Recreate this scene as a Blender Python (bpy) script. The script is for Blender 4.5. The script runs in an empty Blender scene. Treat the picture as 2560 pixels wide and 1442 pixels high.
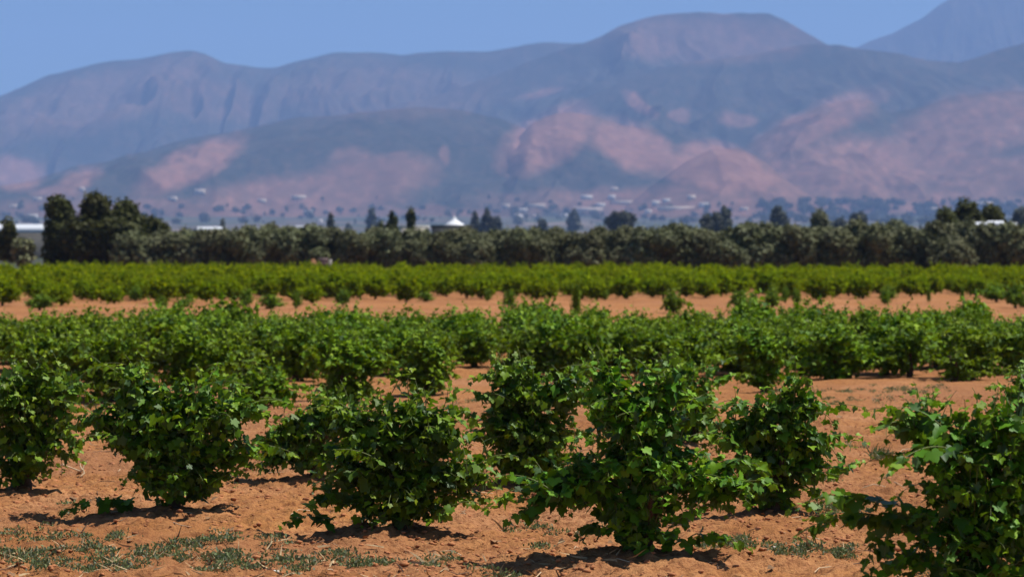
import bpy, math, random
import numpy as np
from mathutils import Vector

# ------------------------------------------------------------------ scene, units
SC = bpy.context.scene
COL = SC.collection
H = 2.5            # camera height above the soil (m)
F = 6044.0         # focal length in photo pixels (85 mm on 36 mm / 2560 px)
HY = 615.0         # the row of the photo where eye level lies
CX = 1280.0
rng = np.random.default_rng(7)
KF = 1.6           # stretch of the far country

def dist(py):                      # distance of a ground point seen at row py (flat field)
    return H * F / (py - HY)

def X(px, d):
    return (px - CX) / F * d

def Z(py, d):
    return H - (py - HY) / F * d

# ------------------------------------------------------------------ noise
_lat = np.random.default_rng(99).random((256, 256))
def vnoise(x, y):
    x = np.asarray(x, float); y = np.asarray(y, float)
    xi = np.floor(x).astype(int); yi = np.floor(y).astype(int)
    fx = x - xi; fy = y - yi
    fx = fx * fx * (3 - 2 * fx); fy = fy * fy * (3 - 2 * fy)
    a = _lat[xi & 255, yi & 255]; b = _lat[(xi + 1) & 255, yi & 255]
    c = _lat[xi & 255, (yi + 1) & 255]; d = _lat[(xi + 1) & 255, (yi + 1) & 255]
    return (a * (1 - fx) + b * fx) * (1 - fy) + (c * (1 - fx) + d * fx) * fy * 1.0

def fbm(x, y, n=4, s=0.0):
    t = 0; a = 1.0; w = 0
    for i in range(n):
        t = t + a * (vnoise(x * 2 ** i + 17.3 * i + s, y * 2 ** i + 9.1 * i + s * 1.7) - 0.5)
        w += a; a *= 0.5
    return t / w * 2

# ------------------------------------------------------------------ mesh helpers
def mesh_np(name, V, faces, mats=(), face_mat=None, smooth=False, attrs=None):
    """faces: list of (k) int arrays (n,k) with their material index"""
    me = bpy.data.meshes.new(name)
    V = np.ascontiguousarray(V, np.float32)
    loops = np.concatenate([f.reshape(-1) for f in faces]).astype(np.int32)
    sizes = np.concatenate([np.full(len(f), f.shape[1], np.int32) for f in faces])
    starts = np.concatenate([[0], np.cumsum(sizes)[:-1]]).astype(np.int32)
    me.vertices.add(len(V)); me.vertices.foreach_set('co', V.reshape(-1))
    me.loops.add(len(loops)); me.loops.foreach_set('vertex_index', loops)
    me.polygons.add(len(sizes)); me.polygons.foreach_set('loop_start', starts)
    if face_mat is not None:
        me.polygons.foreach_set('material_index', np.ascontiguousarray(face_mat, np.int32))
    if smooth:
        me.polygons.foreach_set('use_smooth', np.ones(len(sizes), bool))
    for m in mats: me.materials.append(m)
    if attrs:
        for k, v in attrs.items():
            a = me.attributes.new(k, 'FLOAT', 'POINT'); a.data.foreach_set('value', np.ascontiguousarray(v, np.float32))
    me.update(); me.validate()
    return me

class Geo:
    """collects vertices / faces with material index and a per vertex 'young' value"""
    def __init__(s): s.V = []; s.F = []; s.M = []; s.Y = []; s.n = 0
    def add(s, V, F_, m=0, y=None):
        V = np.asarray(V, float); F_ = np.asarray(F_, int)
        s.V.append(V); s.F.append(F_ + s.n); s.M.append(np.full(len(F_), m))
        s.Y.append(np.zeros(len(V)) if y is None else np.asarray(y, float)); s.n += len(V)
    def mesh(s, name, mats, smooth=False):
        return mesh_np(name, np.concatenate(s.V), s.F, mats, np.concatenate(s.M), smooth,
                       {'young': np.concatenate(s.Y)})

def link(name, me, parent=None, loc=None):
    o = bpy.data.objects.new(name, me); COL.objects.link(o)
    if parent: o.parent = parent
    if loc is not None: o.location = loc
    return o

def tag(o, label, cat, group=None, kind=None):
    o['label'] = label; o['category'] = cat
    if group: o['group'] = group
    if kind: o['kind'] = kind
    return o

def empty(name, loc, label, cat, group=None, rz=0.0):
    o = link(name, None, None, loc); o.rotation_euler = (0, 0, rz); o.empty_display_size = 0.2
    return tag(o, label, cat, group)

def copy_tree(root, loc, rz=0.0, sc=1.0, label=None, group=None):
    r = root.copy(); COL.objects.link(r); r.location = loc; r.rotation_euler = (0, 0, rz)
    r.scale = (sc, sc, sc) if not isinstance(sc, tuple) else sc
    if label: r['label'] = label
    if group: r['group'] = group
    for ch in list(root.children):
        c = ch.copy(); COL.objects.link(c); c.parent = r
        for g in list(ch.children):
            d = g.copy(); COL.objects.link(d); d.parent = c
    return r

def tube(P, R, k=5):
    P = np.asarray(P, float); n = len(P); R = np.broadcast_to(R, (n,))
    T = np.gradient(P, axis=0); T /= np.linalg.norm(T, axis=1)[:, None] + 1e-9
    ref = np.where(np.abs(T[:, 2:3]) > 0.9, [[1.0, 0, 0]], [[0, 0, 1.0]])
    A = np.cross(T, ref); A /= np.linalg.norm(A, axis=1)[:, None] + 1e-9
    B = np.cross(T, A)
    ang = np.arange(k) / k * 2 * np.pi
    V = P[:, None] + R[:, None, None] * (np.cos(ang)[None, :, None] * A[:, None] + np.sin(ang)[None, :, None] * B[:, None])
    V = V.reshape(-1, 3)
    i = np.arange(n - 1)[:, None] * k; j = np.arange(k)[None]; j2 = (j + 1) % k
    Q = np.stack([i + j, i + j2, i + k + j2, i + k + j], -1).reshape(-1, 4)
    return V, Q

def box(x0, x1, y0, y1, z0, z1):
    V = [(x0,y0,z0),(x1,y0,z0),(x1,y1,z0),(x0,y1,z0),(x0,y0,z1),(x1,y0,z1),(x1,y1,z1),(x0,y1,z1)]
    Q = [(0,3,2,1),(4,5,6,7),(0,1,5,4),(1,2,6,5),(2,3,7,6),(3,0,4,7)]
    return V, Q

# ------------------------------------------------------------------ materials
def newmat(name):
    m = bpy.data.materials.new(name); m.use_nodes = True
    nt = m.node_tree; nt.nodes.clear()
    return m, nt, nt.nodes, nt.links

def N(nt, t, **kw):
    n = nt.nodes.new(t)
    for k, v in kw.items():
        if k in n.inputs: n.inputs[k].default_value = v
        else: setattr(n, k, v)
    return n

def ramp(nt, fac, stops, interp='LINEAR'):
    r = nt.nodes.new('ShaderNodeValToRGB'); r.color_ramp.interpolation = interp
    els = r.color_ramp.elements
    while len(els) < len(stops): els.new(0.5)
    for e, (p, c) in zip(els, stops): e.position = p; e.color = (*c, 1)
    nt.links.new(fac, r.inputs[0]); return r.outputs[0]

def mixc(nt, fac, a, b, mode='MIX'):
    m = nt.nodes.new('ShaderNodeMix'); m.data_type = 'RGBA'; m.blend_type = mode
    for s, v in ((0, fac), (6, a), (7, b)):
        if hasattr(v, 'links'): nt.links.new(v, m.inputs[s])
        else: m.inputs[s].default_value = v if s == 0 else (*v, 1)
    return m.outputs[2]

def math_(nt, op, a, b=0.0, c=None):
    m = nt.nodes.new('ShaderNodeMath'); m.operation = op
    for s, v in ((0, a), (1, b), (2, c)):
        if v is None: continue
        if hasattr(v, 'links'): nt.links.new(v, m.inputs[s])
        else: m.inputs[s].default_value = v
    return m.outputs[0]

def noise(nt, scale, detail=4, rough=0.6, coord=None, w=None):
    n = N(nt, 'ShaderNodeTexNoise'); n.inputs['Scale'].default_value = scale
    n.inputs['Detail'].default_value = detail; n.inputs['Roughness'].default_value = rough
    if coord is not None: nt.links.new(coord, n.inputs['Vector'])
    return n.outputs['Fac']

def leaf_material(name, deep, mid, young, trans, tfac=0.3, rough=0.42, spec=0.5, under=(0.11, 0.17, 0.08)):
    m, nt, ns, lk = newmat(name)
    out = N(nt, 'ShaderNodeOutputMaterial'); geo = N(nt, 'ShaderNodeNewGeometry'); oi = N(nt, 'ShaderNodeObjectInfo')
    at = N(nt, 'ShaderNodeAttribute', attribute_name='young')
    c = ramp(nt, geo.outputs['Random Per Island'], [(0.0, deep), (0.6, mid), (1.0, tuple(0.5 * a + 0.5 * b for a, b in zip(mid, young)))])
    c = mixc(nt, at.outputs['Fac'], c, young)
    # plants differ a little from one another
    hs = N(nt, 'ShaderNodeHueSaturation'); lk.new(c, hs.inputs['Color'])
    lk.new(math_(nt, 'MULTIPLY_ADD', oi.outputs['Random'], 0.03, 0.485), hs.inputs['Hue'])
    lk.new(math_(nt, 'MULTIPLY_ADD', oi.outputs['Random'], 0.3, 0.85), hs.inputs['Value'])
    c = mixc(nt, geo.outputs['Backfacing'], hs.outputs[0], under)
    p = N(nt, 'ShaderNodeBsdfPrincipled'); lk.new(c, p.inputs['Base Color'])
    p.inputs['Roughness'].default_value = rough; p.inputs['Specular IOR Level'].default_value = spec
    tr = N(nt, 'ShaderNodeBsdfTranslucent'); tc = mixc(nt, 0.6, hs.outputs[0], trans); lk.new(tc, tr.inputs['Color'])
    mx = N(nt, 'ShaderNodeMixShader'); mx.inputs[0].default_value = tfac
    lk.new(p.outputs[0], mx.inputs[1]); lk.new(tr.outputs[0], mx.inputs[2]); lk.new(mx.outputs[0], out.inputs[0])
    return m

def plain(name, col, rough=0.8, var=0.25, scale=6.0, spec=0.3, bump=0.0):
    m, nt, ns, lk = newmat(name)
    out = N(nt, 'ShaderNodeOutputMaterial'); p = N(nt, 'ShaderNodeBsdfPrincipled')
    tc = N(nt, 'ShaderNodeTexCoord'); n = noise(nt, scale, 5, 0.65, tc.outputs['Object'])
    c = ramp(nt, n, [(0.25, tuple(x * (1 - var) for x in col)), (0.75, tuple(min(1, x * (1 + var)) for x in col))])
    lk.new(c, p.inputs['Base Color']); p.inputs['Roughness'].default_value = rough
    p.inputs['Specular IOR Level'].default_value = spec
    if bump:
        b = N(nt, 'ShaderNodeBump'); b.inputs['Strength'].default_value = bump; lk.new(n, b.inputs['Height']); lk.new(b.outputs[0], p.inputs['Normal'])
    lk.new(p.outputs[0], out.inputs[0]); return m

M_LEAF = leaf_material('vine_leaf', (0.016, 0.056, 0.003), (0.106, 0.240, 0.008), (0.29, 0.41, 0.010), (0.26, 0.44, 0.006), 0.20, 0.52, 0.24, (0.060, 0.120, 0.034))
M_LEAF_MID = leaf_material('vine_leaf_mid_block', (0.022, 0.066, 0.003), (0.122, 0.228, 0.004), (0.28, 0.38, 0.008), (0.30, 0.46, 0.004), 0.23, 0.60, 0.16, (0.07, 0.13, 0.02))
M_LEAF_FAR = leaf_material('vine_leaf_far_block', (0.055, 0.092, 0.002), (0.155, 0.212, 0.003), (0.31, 0.35, 0.005), (0.30, 0.42, 0.003), 0.30, 0.9, 0.0, (0.11, 0.175, 0.008))
M_OLIVE = leaf_material('olive_leaf', (0.070, 0.076, 0.028), (0.145, 0.152, 0.068), (0.27, 0.275, 0.16), (0.11, 0.12, 0.03), 0.12, 0.7, 0.1, (0.13, 0.135, 0.08))
M_DARKTREE = leaf_material('dark_tree_leaf', (0.026, 0.030, 0.009), (0.060, 0.066, 0.016), (0.115, 0.12, 0.030), (0.09, 0.11, 0.01), 0.18, 0.6, 0.12, (0.06, 0.07, 0.02))
M_HAZETREE = leaf_material('hazed_tree_leaf', (0.050, 0.056, 0.042), (0.085, 0.09, 0.068), (0.11, 0.115, 0.08), (0.06, 0.08, 0.02), 0.15, 0.6, 0.1, (0.05, 0.06, 0.035))  # leaf colour lightened and greyed: distance haze painted into it
M_WEED = leaf_material('weed_leaf', (0.070, 0.105, 0.036), (0.135, 0.185, 0.070), (0.26, 0.30, 0.12), (0.16, 0.22, 0.06), 0.25, 0.6, 0.2, (0.16, 0.18, 0.11))
M_STRAW = plain('dry_straw', (0.42, 0.30, 0.16), 0.8, 0.3, 20)
M_BARK = plain('vine_bark', (0.075, 0.050, 0.032), 0.9, 0.45, 30, 0.2, 0.4)
M_CANE = plain('green_cane', (0.14, 0.17, 0.045), 0.6, 0.35, 12)
M_TREEBARK = plain('tree_bark', (0.07, 0.058, 0.045), 0.9, 0.4, 5, 0.2, 0.4)
M_DRYTWIG = plain('dry_twig', (0.62, 0.46, 0.28), 0.7, 0.2, 15)
M_DARKTWIG = plain('dark_twig', (0.05, 0.025, 0.018), 0.8, 0.3, 15)
M_STONE = plain('pale_stone', (0.62, 0.56, 0.50), 0.8, 0.15, 20)

# ------------------------------------------------------------------ leaf templates
def _outline(pts):
    half = np.array(pts, float); mir = half[::-1].copy(); mir[:, 0] *= -1
    if abs(half[-1, 0]) < 1e-6: mir = mir[1:]
    if abs(half[0, 0]) < 1e-6: mir = mir[:-1]
    return np.concatenate([half, mir])

def make_leaf(kind):
    if kind == 'lobed':
        o = _outline([(0.0, 0.10), (0.10, -0.06), (0.30, -0.10), (0.44, 0.06), (0.40, 0.20), (0.60, 0.38), (0.50, 0.60), (0.30, 0.56), (0.20, 0.80), (0.0, 1.0)])
        o[:, 1] -= 0.0; c = np.array([[0.0, 0.36]])
    elif kind == 'simple':
        o = _outline([(0.0, 0.02), (0.36, -0.06), (0.56, 0.36), (0.30, 0.62), (0.0, 1.0)]); c = np.array([[0.0, 0.36]])
    elif kind == 'oval':
        o = _outline([(0.0, 0.0), (0.24, 0.35), (0.2, 0.7), (0.0, 1.0)]); c = np.array([[0.0, 0.45]])
    else:  # blade
        o = _outline([(0.05, 0.0), (0.04, 0.5), (0.0, 1.0)]); c = np.array([[0.0, 0.4]])
    P = np.concatenate([c, o]); n = len(o)
    z = 0.30 * np.abs(P[:, 0]) - 0.28 * np.clip(P[:, 1], 0, 1) ** 2 + 0.03
    V = np.column_stack([P, z])
    i = np.arange(n)
    return V, np.column_stack([np.zeros(n, int), i + 1, (i + 1) % n + 1])
LEAF = {k: make_leaf(k) for k in ('lobed', 'simple', 'oval', 'blade')}

def unit(v): return v / (np.linalg.norm(v, axis=-1, keepdims=True) + 1e-9)

def add_leaves(g, kind, pos, nrm, tip, size, young, m=0, r=None):
    if len(pos) == 0: return
    T, Fc = LEAF[kind]
    n = len(pos); r = r or rng
    nrm = unit(nrm); tip = unit(tip - (tip * nrm).sum(1, keepdims=True) * nrm); side = np.cross(tip, nrm)
    w = r.uniform(0.85, 1.2, (n, 1)); curl = r.uniform(-0.6, 1.8, (n, 1)); bend = r.normal(0, 0.25, (n, 1))
    x = T[None, :, 0] * w + bend * T[None, :, 1] ** 2 * 0.4; y = np.repeat(T[None, :, 1], n, 0); z = T[None, :, 2] * curl
    V = pos[:, None] + size[:, None, None] * (x[..., None] * side[:, None] + y[..., None] * tip[:, None] + z[..., None] * nrm[:, None])
    Ff = (Fc[None] + (np.arange(n) * len(T))[:, None, None]).reshape(-1, 3)
    g.add(V.reshape(-1, 3), Ff, m, np.repeat(young, len(T)))

def bez(a, b, c, n):
    t = np.linspace(0, 1, n)[:, None]
    return a * (1 - t) ** 2 + 2 * b * t * (1 - t) + c * t * t

# ------------------------------------------------------------------ a bush vine
def shoot_leaves(g, path, r, kind, size, step, tipyoung=1.0, start=0.2, cane_m=1, cane_r=0.0045, wood=None):
    """leaves set alternately along one shoot"""
    L = np.linalg.norm(np.diff(path, axis=0), axis=1); s = np.concatenate([[0], np.cumsum(L)]); tot = s[-1]
    ts = np.arange(start * tot, tot, step); ts = ts + r.uniform(-0.3, 0.3, len(ts)) * step; ts = np.clip(ts, 0, tot)
    if len(ts) == 0: return
    P = np.column_stack([np.interp(ts, s, path[:, k]) for k in range(3)])
    T = unit(np.column_stack([np.interp(ts, s, np.gradient(path[:, k])) for k in range(3)]))
    f = ts / tot
    n = len(ts); sgn = np.where(np.arange(n) % 2 == 0, 1.0, -1.0)[:, None]
    rd = r.normal(0, 1, (n, 3)); lat = unit(np.cross(T, [0, 0, 1.0]) * sgn + 0.6 * rd)
    pos = P + lat * (size * 0.45 * (1 - 0.6 * f))[:, None] + np.array([0, 0, -0.01])
    nrm = lat * 0.45 + np.array([0, 0, 0.75]) + 0.45 * r.normal(0, 1, (n, 3))
    tip = lat * 0.8 + np.array([0, 0, -0.75]) + 0.3 * T + 0.3 * r.normal(0, 1, (n, 3))
    sz = size * (1.05 - 0.65 * f ** 2.2) * r.uniform(0.7, 1.2, n)
    yg = np.clip((f - 0.50) / 0.45, 0, 1) * tipyoung * r.uniform(0.25, 1.0, n)
    add_leaves(g, kind, pos, nrm, tip, sz, yg, 0, r)
    w = wood if wood is not None else g
    V, Q = tube(path[::max(1, len(path) // 9)], np.linspace(cane_r, cane_r * 0.45, len(path[::max(1, len(path) // 9)])), 4)
    w.add(V, Q, cane_m)

def lobe_leaves(g, c, rad, n, r, kind, size, young=0.24, zmin=0.03):
    u = unit(r.normal(0, 1, (n, 3))); q = r.uniform(0, 1, n) ** 0.42
    # ragged surface: the radius changes with direction
    wob = 0.54 + 0.62 * vnoise(u[:, 0] * 2.2 + c[0] * 5 + 20, u[:, 1] * 2.2 + u[:, 2] * 2.7 + c[2] * 7 + 20)
    pos = c + u * np.asarray(rad) * (q * wob)[:, None]
    k = pos[:, 2] > zmin; pos = pos[k]; u = u[k]; q = q[k]; n = len(pos)
    nrm = u * 0.5 + np.array([0, 0, 0.5]) + 0.75 * r.normal(0, 1, (n, 3))
    tip = np.array([0, 0, -0.7]) + u * 0.5 + 0.45 * r.normal(0, 1, (n, 3))
    sz = size * (0.45 + 0.85 * r.random(n) ** 1.3)
    yg = (r.random(n) < young) * r.uniform(0.2, 0.9, n) * np.clip(u[:, 2] + 0.6, 0, 1)
    add_leaves(g, kind, pos, nrm, tip, sz, yg, 0, r)

def trunk_geo(r, h=0.34, rad=0.055, arms=4):
    w = Geo()
    z = np.linspace(-0.12, h, 9)
    P = np.column_stack([r.normal(0, 0.012, 9).cumsum(), r.normal(0, 0.012, 9).cumsum(), z])
    R = rad * (1.25 - 0.3 * np.linspace(0, 1, 9)) * r.uniform(0.9, 1.15, 9)
    V, Q = tube(P, R, 9); w.add(V, Q, 0)
    for a in range(arms):
        an = a / arms * 6.283 + r.uniform(-0.5, 0.5); top = P[-1]
        e = top + np.array([math.cos(an) * 0.16, math.sin(an) * 0.16, r.uniform(0.08, 0.2)])
        V, Q = tube(bez(top - [0, 0, 0.05], (top + e) / 2 + [math.cos(an) * .04, math.sin(an) * .04, -0.02], e, 6), np.linspace(rad * 0.7, rad * 0.38, 6), 7); w.add(V, Q, 0)
    return w, P[-1]

def lateral_leaves(g, wood, c, rad, n, r, kind, size, step):
    """short side shoots that break the outline up into tufts"""
    c = np.asarray(c); rad = np.asarray(rad)
    for k in range(n):
        u = unit(r.normal(0, 1, 3)); u[1] *= 1.0
        a = c + u * rad * r.uniform(0.3, 0.76)
        dr = unit(u * 0.8 + np.array([0, 0, r.uniform(-0.7, 1.0)]) + 0.5 * r.normal(0, 1, 3)); ln = r.uniform(0.16, 0.36) * (size / 0.11)
        e = a + dr * ln; m = a + dr * ln * 0.5 + np.array([0, 0, ln * r.uniform(0.05, 0.3)])
        if min(a[2], e[2], m[2]) < 0.03: continue
        shoot_leaves(g, bez(a, m, e, 9), r, kind, size * r.uniform(0.75, 1.05), step, r.uniform(0.2, 1.0) if u[2] > -0.1 else 0.15, 0.0, 1, 0.0032, wood)

def vine_geo(lobes, r, nshoot, density, kind, size, step=0.075, trunk_h=0.34, lat=1.0, spikes=8, sprawl=0):
    """lobes: list of (centre xyz, radius xyz); returns wood and foliage geometry in local metres"""
    wood, head = trunk_geo(r, trunk_h)
    g = Geo()
    vol = np.array([np.prod(l[1]) ** (2 / 3) for l in lobes]); pr = vol / vol.sum()
    for l, v in zip(lobes, vol):
        lobe_leaves(g, np.array(l[0]), np.asarray(l[1]) * np.array([.86, .86, .80]), int(density * v * 100), r, kind, size)
        lateral_leaves(g, wood, l[0], l[1], int(lat * v * 210), r, kind, size, step * 0.62)
    for k in range(nshoot):
        l = lobes[r.choice(len(lobes), p=pr)]
        u = unit(r.normal(0, 1, 3)); u[2] = abs(u[2]) * 1.0 - 0.2
        e = np.array(l[0]) + u * np.asarray(l[1]) * r.uniform(0.85, 1.28)
        e[2] = max(e[2], 0.06)
        st = head + r.normal(0, 0.07, 3) + [0, 0, 0.06]
        out = unit(e - head); ln = np.linalg.norm(e - st)
        mid = st * 0.45 + e * 0.55 + np.array([out[0] * 0.06, out[1] * 0.06, ln * r.uniform(0.02, 0.42)])
        path = bez(st, mid, e, 18)
        shoot_leaves(g, path, r, kind, size, step, 1.0, 0.3, 1, 0.0042, wood)
    # upright and drooping tips that stand out of the mass
    top = max(l[0][2] for l in lobes)
    ups = [l for l in lobes if l[0][2] > 0.72 * top]
    for k in range(spikes):
        l = ups[r.integers(len(ups))]; c = np.array(l[0]); q = np.asarray(l[1])
        a = c + q * np.array([r.uniform(-.85, .85), r.uniform(-.7, .7), r.uniform(.2, .7)])
        ln = r.uniform(.16, .40); lean = np.array([r.normal(0, .4), r.normal(0, .3), 1.0])
        e = a + unit(lean) * ln; m = a + (e - a) * .5 + np.array([r.normal(0, .05), 0, .05])
        shoot_leaves(g, bez(a, m, e, 12), r, kind, size * .86, step * .55, .95, 0.0, 1, 0.0042, wood)
    for k in range(spikes // 2):
        l = lobes[r.integers(len(lobes))]; c = np.array(l[0]); q = np.asarray(l[1]); sd = 1 if r.random() < .5 else -1
        a = c + q * np.array([sd * r.uniform(.5, .9), r.uniform(-.7, .7), r.uniform(-.1, .6)])
        e = a + np.array([sd * r.uniform(.1, .3), r.normal(0, .12), -r.uniform(.1, .35)]); e[2] = max(e[2], .06)
        shoot_leaves(g, bez(a, (a + e) / 2 + np.array([sd * .08, 0, .16]), e, 12), r, kind, size * .95, step * .55, .6, 0.0, 1, 0.0042, wood)
    for k in range(sprawl):
        sd = 1 if k % 2 else -1
        l = lobes[r.integers(len(lobes))]; c = np.array(l[0]); q = np.asarray(l[1])
        if c[0] * sd < -0.1: c[0] *= -0.4
        a = c + q * np.array([sd * r.uniform(.2, .6), r.uniform(-.9, .6), r.uniform(-.4, .6)])
        ln = r.uniform(.28, .60); up = r.uniform(-.35, .5)
        e = a + np.array([sd * ln, r.normal(0, .22), up * ln]); e[2] = max(e[2], .06); a[2] = max(a[2], .08)
        shoot_leaves(g, bez(a, (a + e) / 2 + np.array([0, 0, ln * r.uniform(.15, .4)]), e, 16), r, kind, size * 1.0, step * .5, .9, 0.0, 1, 0.0044, wood)
    return wood, g

# ------------------------------------------------------------------ ground
VINE_SPOTS = []                       # (x, y, r) soil heaped a little round the stocks
def ground_h(x, y):
    x = np.asarray(x, float); y = np.asarray(y, float)
    near = np.clip(1 - (y - 60) / 70, 0, 1)
    z = 0.05 * fbm(x * 0.35, y * 0.22, 3, 3.0) + 0.075 * near * fbm(x * 1.3, y * 0.9, 3, 11.0)
    fine = np.clip(1 - (y - 24) / 16, 0, 1)
    z = z + fine * (0.052 * fbm(x * 4.5, y * 4.0, 3, 5.0) + 0.05 * np.clip(fbm(x * 13, y * 12, 2, 2.0), -0.2, 1))
    # wheel ruts of the cultivated alley
    alley = np.exp(-((y - 33.5 + 0.10 * x) / 3.4) ** 2)
    z = z + alley * 0.06 * np.sin((x * 0.55 + y * 2.3) * 2.6 + 2.5 * fbm(x * 0.5, y * 0.5, 2, 1.0)) * np.clip(fbm(x * 0.4, y * 0.3, 2, 8.0) + 0.4, 0, 1)
    for (vx, vy, vr) in VINE_SPOTS:
        z = z + 0.07 * np.exp(-(((x - vx) / vr) ** 2 + ((y - vy) / vr) ** 2))
    far = np.clip(y - 250, 0, 4200 * KF)
    return z * np.clip(1 - (y - 150) / 60, 0, 1) + 3.0e-6 / KF * far ** 2 + np.clip(y - 250 - 4200 * KF, 0, None) * 0.02

def graded(lo, hi, step, outer, grow):
    a = list(np.arange(lo, hi, step)); s = step
    while a[-1] < outer: s *= grow; a.append(a[-1] + s)
    return np.array(a)

def build_ground():
    yb = -graded(-14.5, -14.0, 0.4, 80, 1.35)[::-1]
    ys = np.concatenate([[-80, -50, -30, -15, -5, 2, 7, 11, 13.5], graded(15.5, 27, 0.034, 23000, 1.022)])
    xr = graded(0.0, 5.6, 0.036, 8600, 1.045); xs = np.concatenate([-xr[:0:-1], xr])
    XX, YY = np.meshgrid(xs, ys)
    ZZ = ground_h(XX, YY)
    V = np.column_stack([XX.ravel(), YY.ravel(), ZZ.ravel()])
    nx = len(xs); ny = len(ys)
    i = (np.arange(ny - 1)[:, None] * nx + np.arange(nx - 1)[None]).ravel()
    Q = np.column_stack([i, i + 1, i + nx + 1, i + nx])
    m, nt, ns, lk = newmat('orange_soil')
    out = N(nt, 'ShaderNodeOutputMaterial'); p = N(nt, 'ShaderNodeBsdfPrincipled'); tc = N(nt, 'ShaderNodeTexCoord')
    ob = tc.outputs['Object']
    n1 = noise(nt, 0.35, 5, 0.6, ob); n2 = noise(nt, 2.3, 6, 0.65, ob); n3 = noise(nt, 16.0, 5, 0.7, ob); n4 = noise(nt, 60.0, 3, 0.7, ob)
    c = ramp(nt, n2, [(0.28, (0.28, 0.112, 0.037)), (0.50, (0.40, 0.172, 0.057)), (0.72, (0.51, 0.245, 0.090))])
    c = mixc(nt, ramp(nt, n1, [(0.42, (0, 0, 0)), (0.62, (0.55, 0.55, 0.55))]), c, (0.50, 0.25, 0.125))
    c = mixc(nt, ramp(nt, n3, [(0.38, (0.85, 0.85, 0.85)), (0.53, (0, 0, 0))]), c, (0.19, 0.070, 0.028))
    n6 = noise(nt, 0.16, 4, 0.6, ob); c = mixc(nt, ramp(nt, n6, [(0.40, (0.5, 0.5, 0.5)), (0.56, (0, 0, 0))]), c, (0.25, 0.10, 0.04))
    c = mixc(nt, ramp(nt, n4, [(0.66, (0, 0, 0)), (0.76, (0.55, 0.55, 0.55))]), c, (0.62, 0.36, 0.20))
    # thin growth on the alley floor
    n5 = noise(nt, 0.9, 6, 0.75, ob)
    c = mixc(nt, ramp(nt, n5, [(0.60, (0, 0, 0)), (0.72, (0.45, 0.45, 0.45))]), c, (0.24, 0.15, 0.065))
    # the plain beyond the olive grove: fields, scrub, tilled plots
    sep = N(nt, 'ShaderNodeSeparateXYZ'); lk.new(ob, sep.inputs[0])
    vor = N(nt, 'ShaderNodeTexVoronoi', feature='F1'); vor.inputs['Scale'].default_value = 0.009
    mp = N(nt, 'ShaderNodeMapping'); mp.inputs['Scale'].default_value = (0.55, 0.22, 0.0); lk.new(ob, mp.inputs[0]); lk.new(mp.outputs[0], vor.inputs['Vector'])
    sc_ = N(nt, 'ShaderNodeSeparateColor'); lk.new(vor.outputs['Color'], sc_.inputs[0])
    field = ramp(nt, sc_.outputs[0], [(0.0, (0.06, 0.062, 0.045)), (0.30, (0.15, 0.10, 0.085)), (0.5, (0.085, 0.085, 0.055)), (0.68, (0.18, 0.12, 0.10)), (0.90, (0.26, 0.185, 0.15))], 'CONSTANT')
    field = mixc(nt, ramp(nt, noise(nt, 0.009, 6, 0.7, ob), [(0.42, (0, 0, 0)), (0.56, (0.85, 0.85, 0.85))]), field, (0.045, 0.06, 0.04))
    mr = N(nt, 'ShaderNodeMapRange'); mr.inputs[1].default_value = 205; mr.inputs[2].default_value = 260; lk.new(sep.outputs[1], mr.inputs[0])
    c = mixc(nt, mr.outputs[0], c, field)
    lk.new(c, p.inputs['Base Color']); p.inputs['Roughness'].default_value = 0.95; p.inputs['Specular IOR Level'].default_value = 0.1
    bm_ = N(nt, 'ShaderNodeBump'); bm_.inputs['Strength'].default_value = 0.8; bm_.inputs['Distance'].default_value = 0.05
    h = math_(nt, 'ADD', n3, math_(nt, 'MULTIPLY', n4, 0.4)); lk.new(h, bm_.inputs['Height']); lk.new(bm_.outputs[0], p.inputs['Normal'])
    lk.new(p.outputs[0], out.inputs[0])
    o = link('ground', mesh_np('ground', V, [Q], [m], smooth=True))
    tag(o, 'bare orange tilled soil of the vineyard, running back to the plain', 'ground', None, 'structure')

# ------------------------------------------------------------------ near vines, one by one
def px_lobes(d, bx, lobes, dy=0.85):
    """lobes as (px, py, half width px, half height px[, depth offset m]) seen at distance d -> local metres"""
    out = []
    for l in lobes:
        px, py, rx, ry = l[:4]; off = l[4] if len(l) > 4 else 0.0
        out.append(((X(px, d) - bx, off, Z(py, d)), (rx / F * d, max(rx, ry) / F * d * dy, ry / F * d)))
    return out

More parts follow.
